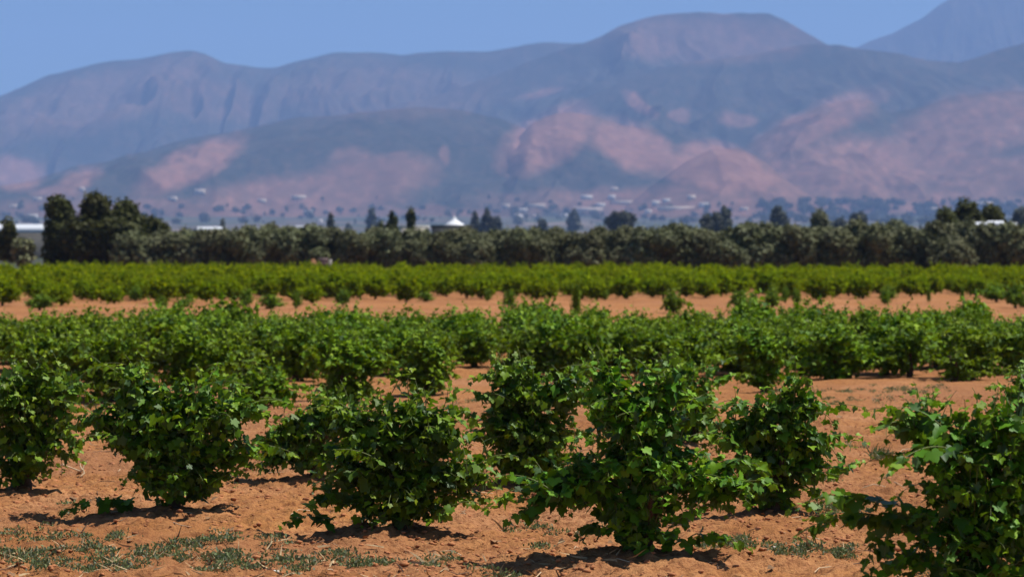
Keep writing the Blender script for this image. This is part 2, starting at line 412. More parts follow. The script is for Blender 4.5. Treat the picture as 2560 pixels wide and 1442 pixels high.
NEAR = [
 dict(b=(60, 1240), lobes=[(60,1030,95,75),(20,1000,90,60),(130,1010,60,50),(60,1130,90,80),(40,1195,75,50),(110,1095,60,60)],
      shoots=[[(110,1000),(170,1040),(185,1120)],[(60,1000),(70,930),(110,935)],[(20,1000),(-10,960),(-40,940)]],
      label='dark leafy grapevine cut off by the left edge of the picture'),
 dict(b=(440, 1290), lobes=[(430,1040,170,75),(290,1075,55,45),(360,1010,70,55),(560,1045,90,60),(430,1130,165,75),(450,1215,150,80),(340,1110,70,60),(540,1140,65,60)],
      shoots=[[(380,1000),(300,940),(215,897)],[(400,1010),(330,925),(250,930)],[(500,1010),(520,960),(538,915)],[(330,1270),(260,1240),(165,1290)],[(580,1040),(630,1010),(665,1060)],[(300,1050),(250,1040),(235,1110)],[(560,1080),(625,1110),(615,1190)],[(440,1000),(450,960),(470,940)]],
      label='broad grapevine with one long shoot reaching up to the left, dry pale twig beside it'),
 dict(b=(780, 1206), lobes=[(770,1080,90,60),(830,1050,75,50),(720,1110,60,50),(780,1150,85,55),(690,1150,40,35)],
      shoots=[[(720,1080),(700,1040),(722,1000)],[(790,1060),(780,1020),(795,990)],[(700,1100),(650,1110),(635,1170)],[(840,1040),(860,1010),(850,1000)]],
      label='low grapevine half hidden behind two vines, between the broad left vine and the round one'),
 dict(b=(1000, 1345), lobes=[(990,1130,150,75),(900,1090,75,55),(1100,1100,80,60),(1000,1215,170,75),(1000,1285,175,62),(870,1190,70,60),(1140,1210,60,70),(1010,1060,80,45)],
      shoots=[[(930,1090),(930,1030),(975,1000)],[(880,1080),(860,1050),(840,1060)],[(830,1320),(770,1290),(700,1332)],[(1100,1080),(1140,1030),(1155,1050)],[(850,1250),(800,1240),(775,1290)],[(1150,1180),(1205,1150),(1215,1230)],[(1000,1060),(1030,1030),(1060,1055)],[(870,1130),(800,1130),(790,1200)]],
      label='round squat grapevine near the middle, a trailing leafy shoot on the soil at its left'),
 dict(b=(1320, 1228), lobes=[(1320,1010,85,60),(1290,980,60,45),(1400,1010,60,55),(1320,1100,135,70),(1330,1170,125,60),(1260,1080,60,50)],
      shoots=[[(1280,1050),(1230,990),(1118,990)],[(1330,980),(1310,950),(1300,935)],[(1390,990),(1420,960),(1460,905)],[(1400,1000),(1440,930),(1480,920)],[(1260,1000),(1240,960),(1235,950)]],
      label='grapevine with a shoot arching to the left over bare soil, behind the tallest vine'),
 dict(b=(1600, 1408), lobes=[(1610,1080,120,85),(1640,1010,70,60),(1540,1060,90,60),(1600,1180,160,80),(1440,1235,115,55),(1765,1220,110,65),(1600,1290,130,80),(1610,1360,110,50),(1400,1250,60,40),(1820,1230,60,50),(1530,1010,50,40)],
      shoots=[[(1620,1010),(1615,960),(1632,925)],[(1640,1000),(1670,960),(1660,945)],[(1450,1230),(1330,1200),(1210,1290)],[(1430,1260),(1330,1260),(1255,1345)],[(1400,1270),(1310,1270),(1300,1320)],[(1780,1190),(1870,1150),(1915,1200)],[(1700,1080),(1790,1020),(1800,1080)],[(1720,1370),(1790,1340),(1880,1400)],[(1540,1040),(1500,990),(1440,1010)],[(1760,1240),(1850,1230),(1880,1290)],[(1720,1030),(1760,1000),(1780,1010)]],
      label='tallest grapevine, standing on the nearest soil with its shadow to the left'),
 dict(b=(1930, 1302), lobes=[(1940,1090,85,65),(1990,1030,55,60),(1880,1100,60,50),(1940,1180,110,70),(1930,1250,95,55),(2010,1150,50,60)],
      shoots=[[(1990,1030),(2000,980),(2010,960)],[(1900,1060),(1890,1020),(1905,985)],[(2020,1180),(2090,1200),(2170,1165)],[(2020,1100),(2060,1110),(2065,1180)],[(1970,1020),(1965,990),(1975,975)],[(2010,1040),(2040,1000),(2035,1050)],[(1860,1080),(1820,1070),(1800,1110)]],
      label='upright grapevine right of the tallest one, a low shoot pointing right across the soil'),
 dict(b=(2430, 1545), lobes=[(2410,1180,135,72),(2340,1120,75,52),(2490,1120,110,60),(2430,1265,165,88),(2430,1370,165,90),(2290,1330,50,40),(2550,1200,95,90),(2540,1340,110,110),(2440,1470,165,80),(2290,1430,50,45)],
      shoots=[[(2330,1090),(2340,1040),(2355,1010)],[(2420,1090),(2440,1040),(2430,1020)],[(2260,1300),(2110,1230),(1960,1310)],[(2240,1330),(2130,1290),(1975,1370)],[(2260,1340),(2120,1300),(2010,1330)],[(2280,1090),(2220,1060),(2200,1120)],[(2230,1370),(2190,1370),(2150,1450)],[(2480,1080),(2520,1050),(2550,1090)]],
      label='large dark grapevine filling the lower right corner'),
 dict(b=(2590, 1150), lobes=[(2590,1000,70,60),(2560,1070,60,50),(2600,1090,90,55)],
      shoots=[[(2570,1010),(2520,970),(2472,968)],[(2560,970),(2540,930),(2520,945)],[(2570,1060),(2530,1030),(2500,1060)]],
      label='grapevine cut off by the right edge, behind the large dark corner vine'),
 dict(b=(1730, 1112), lobes=[(1725,970,70,50),(1730,1040,65,50),(1720,1085,55,35),(1690,940,40,30)],
      shoots=[[(1720,960),(1730,920),(1750,915)],[(1740,990),(1785,990),(1790,1050)]],
      label='narrow grapevine just behind the tallest vine, darker and partly hidden'),
]
EDGE = [   # the ragged near edge of the block beyond the alley
 ((650,1026),[(650,960,75,40),(640,1000,70,30),(690,980,45,40)],'small grapevine first to stand out in the alley, behind the broad left vine'),
 ((872,1006),[(870,900,85,55),(830,870,55,40),(920,900,55,50),(875,965,90,45)],'bushy grapevine at the alley edge, above the gap between two front vines'),
 ((1070,987),[(1070,880,60,45),(1070,930,62,45),(1070,965,55,28),(1020,930,25,20)],'compact grapevine standing forward on the alley, left of the open tracks'),
 ((1190,918),[(1190,850,60,45),(1190,890,50,30)],'grapevine with a black shaded foot at the head of the open alley'),
 ((1912,980),[(1912,880,65,50),(1912,940,60,45),(1870,860,40,35)],'grapevine jutting forward into the alley above the upright front vine'),
 ((2090,946),[(2080,850,80,50),(2050,900,70,40),(2140,890,60,45),(2090,920,75,30)],'wide grapevine at alley edge with a black hollow under its leaves'),
 ((2395,952),[(2395,930,22,22),(2395,905,20,18)],'small dense plant of vine leaves at the alley edge, in front of bigger vines'),
 ((2430,946),[(2430,850,75,50),(2440,910,70,40)],'grapevine at the alley edge behind the small dense plant'),
 ((2275,944),[(2250,905,55,40),(2260,860,60,45)],'grapevine with yellowish shoots creeping along the alley soil'),
 ((1440,945),[(1440,860,70,45),(1430,910,75,35)],'grapevine at alley edge above the tallest vine and left of it'),
 ((1650,948),[(1640,860,70,45),(1640,915,75,35)],'grapevine at alley edge right behind the tip of the tallest vine'),
 ((1320,943),[(1310,860,65,45),(1310,910,65,35)],'grapevine at alley edge above the shoot arching to the left'),
 ((285,1003),[(285,880,90,60),(285,950,88,55)],'grapevine at alley edge above the gap between the two left front vines'),
 ((110,1005),[(110,880,95,60),(110,955,88,52)],'grapevine at alley edge behind the vine cut off by the left edge'),
 ((470,990),[(470,870,85,60),(470,940,85,50),(540,900,50,45)],'grapevine at alley edge behind the top shoots of the broad left vine'),
 ((585,978),[(585,880,70,55),(580,935,70,45)],'grapevine at alley edge behind the right shoulder of the broad left vine'),
 ((745,952),[(745,860,75,50),(745,915,70,40)],'grapevine at alley edge between the small first one and the bushy one'),
 ((2540,935),[(2540,850,60,45),(2540,900,55,35)],'last grapevine of alley edge at the right border of the picture'),
]
for d_ in NEAR:
    y = dist(d_['b'][1]); VINE_SPOTS.append((X(d_['b'][0], y), y, 0.55))

def build_near():
    for i, v in enumerate(NEAR):
        r = np.random.default_rng(100 + i)
        d = dist(v['b'][1]); bx = X(v['b'][0], d); bz = float(ground_h(bx, d))
        root = empty('grapevine', (bx, d, bz - 0.02), v['label'], 'grapevine', 'vines in the two nearest rows')
        lobes = px_lobes(d, bx, [((l[0] - v['b'][0]) * 1.03 + v['b'][0], l[1], l[2] * 0.98) + tuple(l[3:]) for l in v['lobes']])
        wood, g = vine_geo(lobes, r, 60 if len(lobes) > 5 else 38, 15.5, 'lobed', 0.092, 0.060, 0.34, 1.3, 18 if len(lobes) > 5 else 9, 13 if len(lobes) > 5 else 6)
        link('trunk', wood.mesh('vine_trunk', [M_BARK, M_CANE], True), root)
        link('foliage', g.mesh('vine_foliage', [M_LEAF, M_CANE]), root)
        for s in v['shoots']:
            P = [np.array([X(a, d) - bx, r.normal(0, 0.12), max(0.04, Z(b, d))]) for a, b in s]
            P[0][1] *= 0.5
            gs = Geo(); path = bez(P[0], P[1], P[2], 22)
            path = path + np.column_stack([fbm(np.arange(22) * 0.3, np.full(22, i + k * 5.0), 2) * 0.02 for k in range(3)])
            low = s[2][1] > s[0][1] - 10
            shoot_leaves(gs, path, r, 'lobed', 0.100 if not low else 0.115, 0.042, 0.9 if not low else 0.45, 0.0, 1, 0.0048)
            shoot_leaves(gs, path, r, 'lobed', 0.092, 0.065, 0.6, 0.05, 1, 0.0045)
            link('shoot', gs.mesh('vine_shoot', [M_LEAF, M_CANE]), root)
    for i, (b, lb, label) in enumerate(EDGE):
        r = np.random.default_rng(300 + i)
        d = dist(b[1]); bx = X(b[0], d); bz = float(ground_h(bx, d))
        root = empty('grapevine', (bx, d, bz - 0.02), label, 'grapevine', 'vines along the near edge of the middle block')
        wood, g = vine_geo(px_lobes(d, bx, lb), r, 30, 16.0, 'lobed', 0.102, 0.075, 0.34, 1.1, 10, 6)
        link('trunk', wood.mesh('vine_trunk', [M_BARK, M_CANE], True), root)
        link('foliage', g.mesh('vine_foliage', [M_LEAF_MID, M_CANE]), root)

# ------------------------------------------------------------------ blocks of vines further back
def block_proto(seed, kind, nsh, dens, size, mat, h=1.08, w=0.62, lat=0.5):
    r = np.random.default_rng(seed); lobes = []
    for k in range(6):
        an = r.uniform(0, 6.28); q = r.uniform(0.1, 0.5) * w
        lobes.append(((math.cos(an) * q, math.sin(an) * q, h * r.uniform(0.38, 0.72)), (w * r.uniform(0.5, 0.75), w * r.uniform(0.5, 0.75), h * r.uniform(0.26, 0.36))))
    lobes.append(((0, 0, h * 0.3), (w * 0.8, w * 0.8, h * 0.27)))
    wood, g = vine_geo(lobes, r, nsh, dens, kind, size, 0.09 * size / 0.12, 0.34, lat)
    return wood, g, mat

def make_proto(p, name='grapevine'):
    wood, g, mat = p
    root = link(name, None)
    link('trunk', wood.mesh('vine_trunk', [M_BARK, M_CANE], True), root)
    link('foliage', g.mesh('vine_foliage', [mat, M_CANE]), root)
    return root

def drop(root):
    for c in list(root.children): bpy.data.objects.remove(c)
    bpy.data.objects.remove(root)

ORD = ['first','second','third','fourth','fifth','sixth','seventh','eighth','ninth','tenth','eleventh','twelfth','thirteenth','fourteenth','fifteenth','sixteenth','seventeenth','eighteenth','nineteenth','twentieth','twenty-first','twenty-second','twenty-third','twenty-fourth','twenty-fifth','twenty-sixth','twenty-seventh','twenty-eighth','twenty-ninth','thirtieth']

def build_blocks():
    r = np.random.default_rng(51)
    protos = [make_proto(block_proto(400 + k, 'simple', 44, 12.5, 0.110, M_LEAF_MID, 1.05 + 0.05 * (k % 3), 0.78, 0.75)) for k in range(7)]
    n = 0
    rows = [46.8, 48.9, 51.2, 53.6, 55.9, 58.0]
    for ri, d0 in enumerate(rows):
        xs = np.arange(-0.235 * d0, 0.235 * d0, 1.32) + r.uniform(0, 1.2)
        for x in xs:
            d = d0 + r.normal(0, 0.35) + 0.06 * x; x = x + r.normal(0, 0.15)
            if r.random() < (0.24, 0.13, 0.08, 0.06, 0.10, 0.45)[ri]: continue
            px = x / d * F + CX
            s = r.uniform(0.84, 1.10)
            if ri == 0: lab, gr = 'green grapevine in the crowded middle block, just behind its alley edge', 'vines just behind the alley edge of the middle block'
            elif ri >= 4: lab, gr = 'green grapevine at the back of the middle block, its top against the bare orange strip', 'vines at the back of the middle block'
            else: lab, gr = 'green grapevine deep inside the crowded middle block, only its upper leaves showing', 'vines inside the middle block'
            o = copy_tree(protos[r.integers(7)], (x, d, float(ground_h(x, d)) - 0.02), r.uniform(0, 6.28), (float(s) * r.uniform(.9, 1.15), float(s), float(s) * r.uniform(.86, 1.14)), lab, gr)
            o['category'] = 'grapevine'; n += 1
    # lone vines on the bare strip
    lone = [make_proto(block_proto(450 + k, 'simple', 26, 3.0, 0.15, M_LEAF_MID, 1.1, 0.7, 0.25)) for k in range(3)]
    for px, py, s, lab in [(98, 776, (0.9, 0.9, 0.62), 'lone low grapevine on the bare strip near the left edge'),
                           (1682, 782, (0.75, 0.75, 0.85), 'lone grapevine on the bare strip, right of the thin upright one'),
                           (1440, 800, (0.34, 0.34, 1.15), 'thin upright young grapevine rising across the bare strip'),
                           (2492, 757, (1.0, 1.0, 0.75), 'round lone grapevine on the bare strip near the right edge'),
                           (2540, 768, (0.8, 0.8, 1.0), 'grapevine on the bare strip beside the round lone one, at the right border'),
                           (2218, 760, (0.22, 0.22, 0.7), 'spindly young vine on the bare strip, leftmost of three thin ones on the right'),
                           (2322, 757, (0.18, 0.18, 0.6), 'spindly young vine on the bare strip, middle of three thin ones on the right'),
                           (2406, 756, (0.18, 0.18, 0.6), 'spindly young vine on the bare strip, rightmost of three thin ones on the right'),
                           (676, 772, (0.9, 0.9, 0.5), 'low sprawling vine on the bare strip, left of the middle')]:
        d = dist(py); x = X(px, d)
        o = copy_tree(lone[int(px) % 3], (x, d, float(ground_h(x, d)) - 0.02), r.uniform(0, 6), s, lab, 'lone vines on the bare strip'); o['category'] = 'grapevine'; n += 1
    for k in range(26):
        px = r.uniform(0, 2560); py = r.uniform(742, 772); d = dist(py); x = X(px, d)
        o = copy_tree(lone[k % 3], (x, d, float(ground_h(x, d)) - 0.02), r.uniform(0, 6), (r.uniform(.3, .7),) * 2 + (r.uniform(.35, .75),), 'small stray grapevine dotted over the bare strip before the far block', 'stray vines on the bare strip'); o['category'] = 'grapevine'; n += 1
    for p in protos + lone: drop(p)
    # far block
    far = [block_proto(500 + k, 'simple', 18, 3.4, 0.18, M_LEAF_FAR, 1.1 + 0.06 * (k % 3), 0.70, 0.18) for k in range(6)]
    fp = [make_proto(p) for p in far]
    rest = []
    fo = 0
    d_row = 103.5; ri = 0
    while d_row < 201:
        xs = np.arange(-0.225 * d_row - 1, 0.225 * d_row + 3, 2.1) + r.uniform(0, 1.0); k = 0
        for x in xs:
            d = d_row + 0.31 * x + 6.5 + r.normal(0, 0.4); x = x + r.normal(0, 0.2)
            px = x / d * F + CX
            dmax = 201 - 20 * np.clip(px / 2560, 0, 1)
            if d > dmax or abs(x) > 0.23 * d: continue
            if r.random() < ((0.40, 0.26, 0.16)[ri] if ri < 3 else 0.05): continue
            if ri == 0: d += r.uniform(-2.5, 2.0)
            s = float(r.uniform(0.74, 1.16)); z = float(ground_h(x, d)) - 0.02; rz = r.uniform(0, 6.28); t = int(r.integers(6))
            if n < 300 and ri < 9:
                if ri == 0 and -0.212 * d < x < 0.212 * d and k < 30:
                    lab = 'far block front row on the bare strip, ' + ORD[k] + ' vine from the left'; k += 1
                    gr = 'front row of the far block'
                elif ri == 0:
                    lab, gr = 'end grapevine of the far block front row, cut by the picture border', 'front row of the far block'
                else:
                    lab, gr = 'yellow-green grapevine in the nearer part of the far block, behind its front row', 'vines in the nearer part of the far block'
                o = copy_tree(fp[t], (x, d, z), rz, s, lab, gr); o['category'] = 'grapevine'; n += 1
            else:
                rest.append((x, d, z, rz, s, t))
        d_row += 2.9; ri += 1
    for p in fp: drop(p)
    lite = [block_proto(600 + k, 'simple', 8, 2.4, 0.24, M_LEAF_FAR, 1.1, 0.80, 0.05)[1] for k in range(4)]
    g = Geo()
    L = []
    for q in lite:
        V = np.concatenate(q.V); Y = np.concatenate(q.Y)
        L.append((V, q.F, q.M, Y))
    for (x, d, z, rz, s, t) in rest:
        V, Fs, Ms, Y = L[t % 4]; c, sn = math.cos(rz), math.sin(rz)
        W = np.column_stack([(V[:, 0] * c - V[:, 1] * sn) * s + x, (V[:, 0] * sn + V[:, 1] * c) * s + d, V[:, 2] * s + z])
        n0 = g.n; first = True
        for f, m in zip(Fs, Ms):
            g.F.append(f + n0); g.M.append(m)
        g.V.append(W); g.Y.append(Y); g.n += len(W)
    o = link('far_vines', g.mesh('far_vines', [M_LEAF_FAR, M_CANE]))
    tag(o, 'mass of yellow-green vines at the back of the far block, below the olive grove', 'vineyard', None, 'stuff')

# ------------------------------------------------------------------ trees
def crown_geo(lobes, r, cov, size, kind='simple', young=0.25):
    g = Geo()
    for c, rad in lobes:
        c = np.array(c, float); rad = np.asarray(rad, float)
        n = int(cov * 12.57 * np.prod(rad) ** (2 / 3) / (0.55 * size * size))
        u = unit(r.normal(0, 1, (n, 3))); q = r.uniform(0, 1, n) ** 0.33
        wob = 0.66 + 0.62 * vnoise(u[:, 0] * 2.6 + c[0] + 30, u[:, 1] * 2.6 + u[:, 2] * 3.1 + c[2] + 30)
        pos = c + u * rad * (q * wob)[:, None]
        k = pos[:, 2] > 0.05; pos, u = pos[k], u[k]; n = len(pos)
        nrm = u * 0.7 + [0, 0, 0.5] + 0.6 * r.normal(0, 1, (n, 3)); tip = r.normal(0, 1, (n, 3)) + u * 0.6 + [0, 0, 0.2]
        cl = vnoise(pos[:, 0] / rad.mean() * 2.2 + 40, pos[:, 2] / rad.mean() * 2.2 + pos[:, 1] + 40)
        yg = np.clip((cl - 0.45) * 2.2, 0, 1) * (0.4 + young) * r.uniform(0.4, 1, n)
        add_leaves(g, kind, pos, nrm, tip, size * r.uniform(0.6, 1.3, n), yg, 0, r)
    return g

def tree_trunk(r, h, rad, ends):
    w = Geo()
    z = np.linspace(-0.3, h, 7); P = np.column_stack([r.normal(0, rad * .25, 7).cumsum() * 0.6, r.normal(0, rad * .25, 7).cumsum() * 0.6, z])
    V, Q = tube(P, np.linspace(rad * 1.2, rad * 0.7, 7), 8); w.add(V, Q, 0)
    for e in ends:
        e = np.array(e, float); V, Q = tube(bez(P[-1] - [0, 0, 0.1], (P[-1] + e) / 2 + [0, 0, -0.1 * h], e, 6), np.linspace(rad * 0.6, rad * 0.15, 6), 6); w.add(V, Q, 0)
    return w

def lobed_tree(seed, h, w, style='round', dens=1.6, size=0.22, mat=None):
    """a tree h high and w wide; returns trunk mesh, crown mesh"""
    r = np.random.default_rng(seed); L = []
    if style == 'olive':
        for k in range(9):
            an = r.uniform(0, 6.28); q = r.uniform(0.1, 0.33) * w
            L.append(((math.cos(an) * q, math.sin(an) * q, h * r.uniform(0.30, 0.72)), (w * r.uniform(.2, .3), w * r.uniform(.2, .3), h * r.uniform(.18, .27))))
        th = h * 0.3
    elif style == 'round':
        for k in range(8):
            if k == 0: L.append(((0, 0, h * .76), (w * .33, w * .33, h * .22)))
            an = r.uniform(0, 6.28); q = r.uniform(0.05, 0.28) * w
            L.append(((math.cos(an) * q, math.sin(an) * q, h * r.uniform(0.4, 0.78)), (w * r.uniform(.22, .32), w * r.uniform(.22, .32), h * r.uniform(.15, .22))))
        th = h * 0.35
    elif style == 'tall':     # several upright heads
        L.append(((r.normal(0, .05) * w, 0, h * .82), (w * .27, w * .27, h * .17))); L.append(((0, 0, h * .55), (w * .34, w * .34, h * .25))); L.append(((0, 0, h * .25), (w * .36, w * .36, h * .22)))
        for k in range(11):
            an = r.uniform(0, 6.28); q = r.uniform(0.0, 0.27) * w; zz = r.uniform(0.2, 0.82)
            L.append(((math.cos(an) * q * (1.2 - zz * .5), math.sin(an) * q, h * zz), (w * r.uniform(.18, .28), w * r.uniform(.18, .28), h * r.uniform(.13, .19))))
        th = h * 0.3
    elif style == 'cypress':
        for k in range(7):
            t = k / 6; L.append(((r.normal(0, .03) * w, r.normal(0, .03) * w, h * (0.12 + 0.78 * t)), (w * (.5 - .30 * t), w * (.5 - .30 * t), h * .13)))
        th = h * 0.3
    elif style == 'egg':
        for k in range(8):
            t = k / 7; ww = math.sin((0.12 + 0.82 * t) * math.pi) ** 0.6
            L.append(((r.normal(0, .05) * w, r.normal(0, .05) * w, h * (0.2 + 0.68 * t)), (w * .46 * ww, w * .46 * ww, h * .13)))
        th = h * 0.35
    else:                     # 'mop': a clipped head on a bare stem
        L.append(((0, 0, h * .80), (w * .48, w * .48, h * .19))); L.append(((0, 0, h * .66), (w * .34, w * .34, h * .14))); L.append(((0, 0, h * .55), (w * .2, w * .2, h * .10)))
        th = h * 0.55
    wood = tree_trunk(r, th, max(0.07, w * 0.035), [l[0] for l in L[:5]])
    g = crown_geo(L, r, dens, size)
    return wood.mesh('tree_trunk', [M_TREEBARK], True), g.mesh('tree_crown', [mat or M_DARKTREE])

def put_tree(name, px, d, top, wpx, style, seed, label, group=None, mat=None, dens=1.7, size=None, cat='tree'):
    x = X(px, d); z = float(ground_h(x, d)); h = max(1.0, (HY - top) / F * d + H - z); w = wpx / F * d
    sz = size if size else max(0.26, 5.5 / F * d)
    tm, cm = lobed_tree(seed, h / 0.97, w, style, dens, sz, mat)
    root = empty(name, (x, d, z), label, cat, group)
    link('trunk', tm, root); link('crown', cm, root)
    return root

def build_trees():
    r = np.random.default_rng(71)
    # olive grove: a dense line, two to three deep
    protos = []
    for k in range(6):
        tm, cm = lobed_tree(800 + k, 4.1 + 0.15 * (k % 3), 4.0, 'olive', 2.0, 0.19, M_OLIVE)
        root = link('olive_tree', None); link('trunk', tm, root); link('crown', cm, root); root['category'] = 'olive tree'; protos.append(root)
    marks = [(812, 'olive tree directly beside the pink hut'), (1135, 'olive tree in the front line straight below the white tent roof'), (1027, 'olive tree in the front line straight below the mop-headed tree'),
             (828, 'olive tree in the front line below the narrow dark cypress'), (345, 'first pale olive tree right of the big dark tree clump'), (2480, 'olive tree in the front line below the row of white roofs'), (1900, 'olive tree in the front line below the rounded hazy tree standing alone')]
    used = set()
    for row in range(3):
        px = 330 if row < 2 else 420
        while px < 2640:
            d = 208 - 21 * px / 2560 + row * 5.5 + r.normal(0, 0.7)
            x = X(px, d); s = r.uniform(0.90, 1.06) * (1.0 if px > 1200 else 1.02) * (1.06 if px > 1800 else (0.93 if 850 < px < 1300 else 1.0))
            if not (790 < px < 838 and row == 0):
                lab, gr = ('silvery grey-green olive tree in the front line of the grove behind the far vines', 'front line of the olive grove') if row == 0 else \
                          (('olive tree in the second line of the grove, its top showing over the front line', 'second line of the olive grove') if row == 1 else ('olive tree at the back of the grove, only its crest showing', 'back line of the olive grove'))
                if row == 0:
                    for mi, (mx, ml) in enumerate(marks):
                        if abs(px - mx) < 36 and mi not in used: lab = ml; used.add(mi); break
                copy_tree(protos[r.integers(6)], (x, d, float(ground_h(x, d))), r.uniform(0, 6.28), (float(s), float(s), float(s * r.uniform(0.92, 1.08))), lab, gr)
            px += r.uniform(46, 74)
    for p in protos: drop(p)
    G1 = 'dark trees left of the olive grove'
    put_tree('broadleaf_tree', 150, 214, 490, 122, 'tall', 901, 'tall dark tree with a square head, leftmost of the big clump', G1)
    put_tree('broadleaf_tree', 240, 212, 484, 150, 'tall', 902, 'tallest dark tree of the big clump, its top nearest the hills', G1)
    put_tree('broadleaf_tree', 315, 215, 502, 138, 'tall', 903, 'dark tree of the big clump on the right shoulder of the tallest', G1)
    put_tree('broadleaf_tree', 368, 216, 536, 110, 'round', 904, 'lower dark tree of the big clump stepping down to the olives', G1)
    put_tree('broadleaf_tree', 400, 217, 548, 76, 'round', 905, 'smallest tree at the right end of the big dark clump', G1)
    put_tree('broadleaf_tree', 200, 211, 540, 140, 'round', 907, 'low black-green tree filling the foot of the big clump', G1)
    put_tree('broadleaf_tree', 290, 211, 545, 150, 'round', 908, 'low dark tree at the foot of the big clump, right of its middle', G1)
    put_tree('broadleaf_tree', 22, 212, 545, 60, 'round', 909, 'dark round-topped tree at the left edge before the white shed', G1)
    put_tree('bush', 55, 208, 594, 70, 'round', 910, 'light olive-green bush at the left edge below the white shed', None, M_OLIVE, cat='bush')
    put_tree('broadleaf_tree', -12, 214, 575, 60, 'round', 911, 'dark tree cut by the left edge of the picture', G1)
    G2 = 'trees standing above the olive grove'
    T = [('cypress', 828, 330, 538, 30, 'cypress', 'narrow dark cypress above the pink hut', M_HAZETREE),
         ('cypress', 557, 420, 553, 18, 'cypress', 'small pointed cypress beside the pale low roof', M_HAZETREE),
         ('cypress', 930, 900, 524, 30, 'cypress', 'hazy blue-grey upright tree left of the egg-shaped one', M_HAZETREE),
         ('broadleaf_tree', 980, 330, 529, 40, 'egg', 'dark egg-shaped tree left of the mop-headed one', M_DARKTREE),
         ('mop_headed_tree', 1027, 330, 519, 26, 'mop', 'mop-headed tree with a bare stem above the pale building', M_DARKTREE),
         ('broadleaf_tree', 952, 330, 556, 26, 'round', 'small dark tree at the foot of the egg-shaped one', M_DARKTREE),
         ('broadleaf_tree', 1188, 520, 530, 26, 'tall', 'hazy tree just right of the white tent roof', M_HAZETREE),
         ('broadleaf_tree', 1216, 500, 524, 38, 'egg', 'tallest hazy tree right of the white tent roof', M_HAZETREE),
         ('broadleaf_tree', 1240, 520, 540, 30, 'round', 'low rounded tree third to the right of the white tent roof', M_HAZETREE),
         ('broadleaf_tree', 1356, 600, 548, 32, 'round', 'small hazy tree alone between tent roof and the domed tree', M_HAZETREE),
         ('broadleaf_tree', 1435, 1100, 525, 36, 'egg', 'blue hazy tree standing on the plain left of the domed tree', M_HAZETREE),
         ('broadleaf_tree', 1550, 420, 529, 76, 'round', 'domed grey-green tree above the middle of the grove', M_HAZETREE),
         ('broadleaf_tree', 1765, 330, 536, 40, 'round', 'grey tree at the left end of the right-hand group', M_HAZETREE),
         ('broadleaf_tree', 1790, 340, 532, 44, 'round', 'low round tree between the dark one and the tallest of the right-hand group', M_HAZETREE),
         ('broadleaf_tree', 1815, 360, 517, 38, 'tall', 'tallest dark tree of the group between two hazy domes', M_HAZETREE),
         ('broadleaf_tree', 1945, 400, 517, 58, 'egg', 'rounded hazy tree standing alone, flat sided', M_HAZETREE),
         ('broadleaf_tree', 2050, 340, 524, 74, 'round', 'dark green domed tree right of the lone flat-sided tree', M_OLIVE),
         ('broadleaf_tree', 2100, 400, 545, 46, 'round', 'low tree between the dark green dome and the rounded grey tree', M_HAZETREE),
         ('broadleaf_tree', 2145, 420, 532, 58, 'round', 'rounded grey tree right of the dark green dome', M_HAZETREE),
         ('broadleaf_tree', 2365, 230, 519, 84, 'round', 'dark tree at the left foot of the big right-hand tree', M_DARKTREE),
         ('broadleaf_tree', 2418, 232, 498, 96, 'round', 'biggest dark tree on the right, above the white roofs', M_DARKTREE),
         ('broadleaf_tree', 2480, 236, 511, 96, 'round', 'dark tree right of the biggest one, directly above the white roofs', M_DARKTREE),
         ('broadleaf_tree', 2550, 300, 520, 60, 'round', 'hazy dark tree at the right border of the picture', M_HAZETREE),
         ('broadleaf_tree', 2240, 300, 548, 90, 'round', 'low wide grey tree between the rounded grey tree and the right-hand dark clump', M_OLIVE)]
    for i, (nm, px, d, top, w, st, lab, mt) in enumerate(T):
        if mt is M_HAZETREE: d *= 2.6
        if st == 'tall': st = 'egg'
        if st == 'cypress': w *= 1.25
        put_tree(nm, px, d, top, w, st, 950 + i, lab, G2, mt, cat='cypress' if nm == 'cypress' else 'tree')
    # hazy trees dotted over the plain
    pp = []
    for k, (st, h, w) in enumerate([('round', 8, 9), ('egg', 9, 6), ('cypress', 11, 3.5), ('round', 6, 10)]):
        tm, cm = lobed_tree(1200 + k, h, w, st, 1.3, 1.0, M_HAZETREE)
        root = link('plain_tree', None); link('trunk', tm, root); link('crown', cm, root); root['category'] = 'tree'; pp.append(root)
    for k in range(230):
        px = r.uniform(-20, 2580)
        if k % 3 == 0: d = r.uniform(1300, 2600); x = X(px, d); z = float(ground_h(x, d))
        else: x, d, z = locate(px, 562 - 66 * r.random() ** 1.3)
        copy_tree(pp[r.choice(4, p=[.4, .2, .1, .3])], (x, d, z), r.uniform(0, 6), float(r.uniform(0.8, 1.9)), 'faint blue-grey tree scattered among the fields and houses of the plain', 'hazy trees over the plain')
    for p in pp: drop(p)
    # the hazy belt of woodland on the right, too far to tell the trees apart
    g = Geo()
    for k in range(480):
        px = r.uniform(1900, 2640) if k % 8 < 6 else r.uniform(-60, 2000)
        py = r.uniform(503 + 14 * (vnoise(px / 70, 3.3) - .3), 562) if px > 1900 else r.uniform(520, 564)
        x, d, z = locate(px, py); h = r.uniform(11, 20); w = r.uniform(14, 28)
        q = crown_geo([((x, d, z + h * .5), (w * .5, w * .5, h * .55)), ((x + w * .3, d, z + h * .4), (w * .4, w * .4, h * .4))], r, 0.9, 3.6)
        for v, f, m, y in zip(q.V, q.F, q.M, q.Y): g.add(v, f, 0, y)
    o = link('distant_woods', g.mesh('distant_woods', [M_HAZETREE]))
    tag(o, 'blue hazy woodland at the foot of the hills, densest on the right', 'woodland', None, 'stuff')

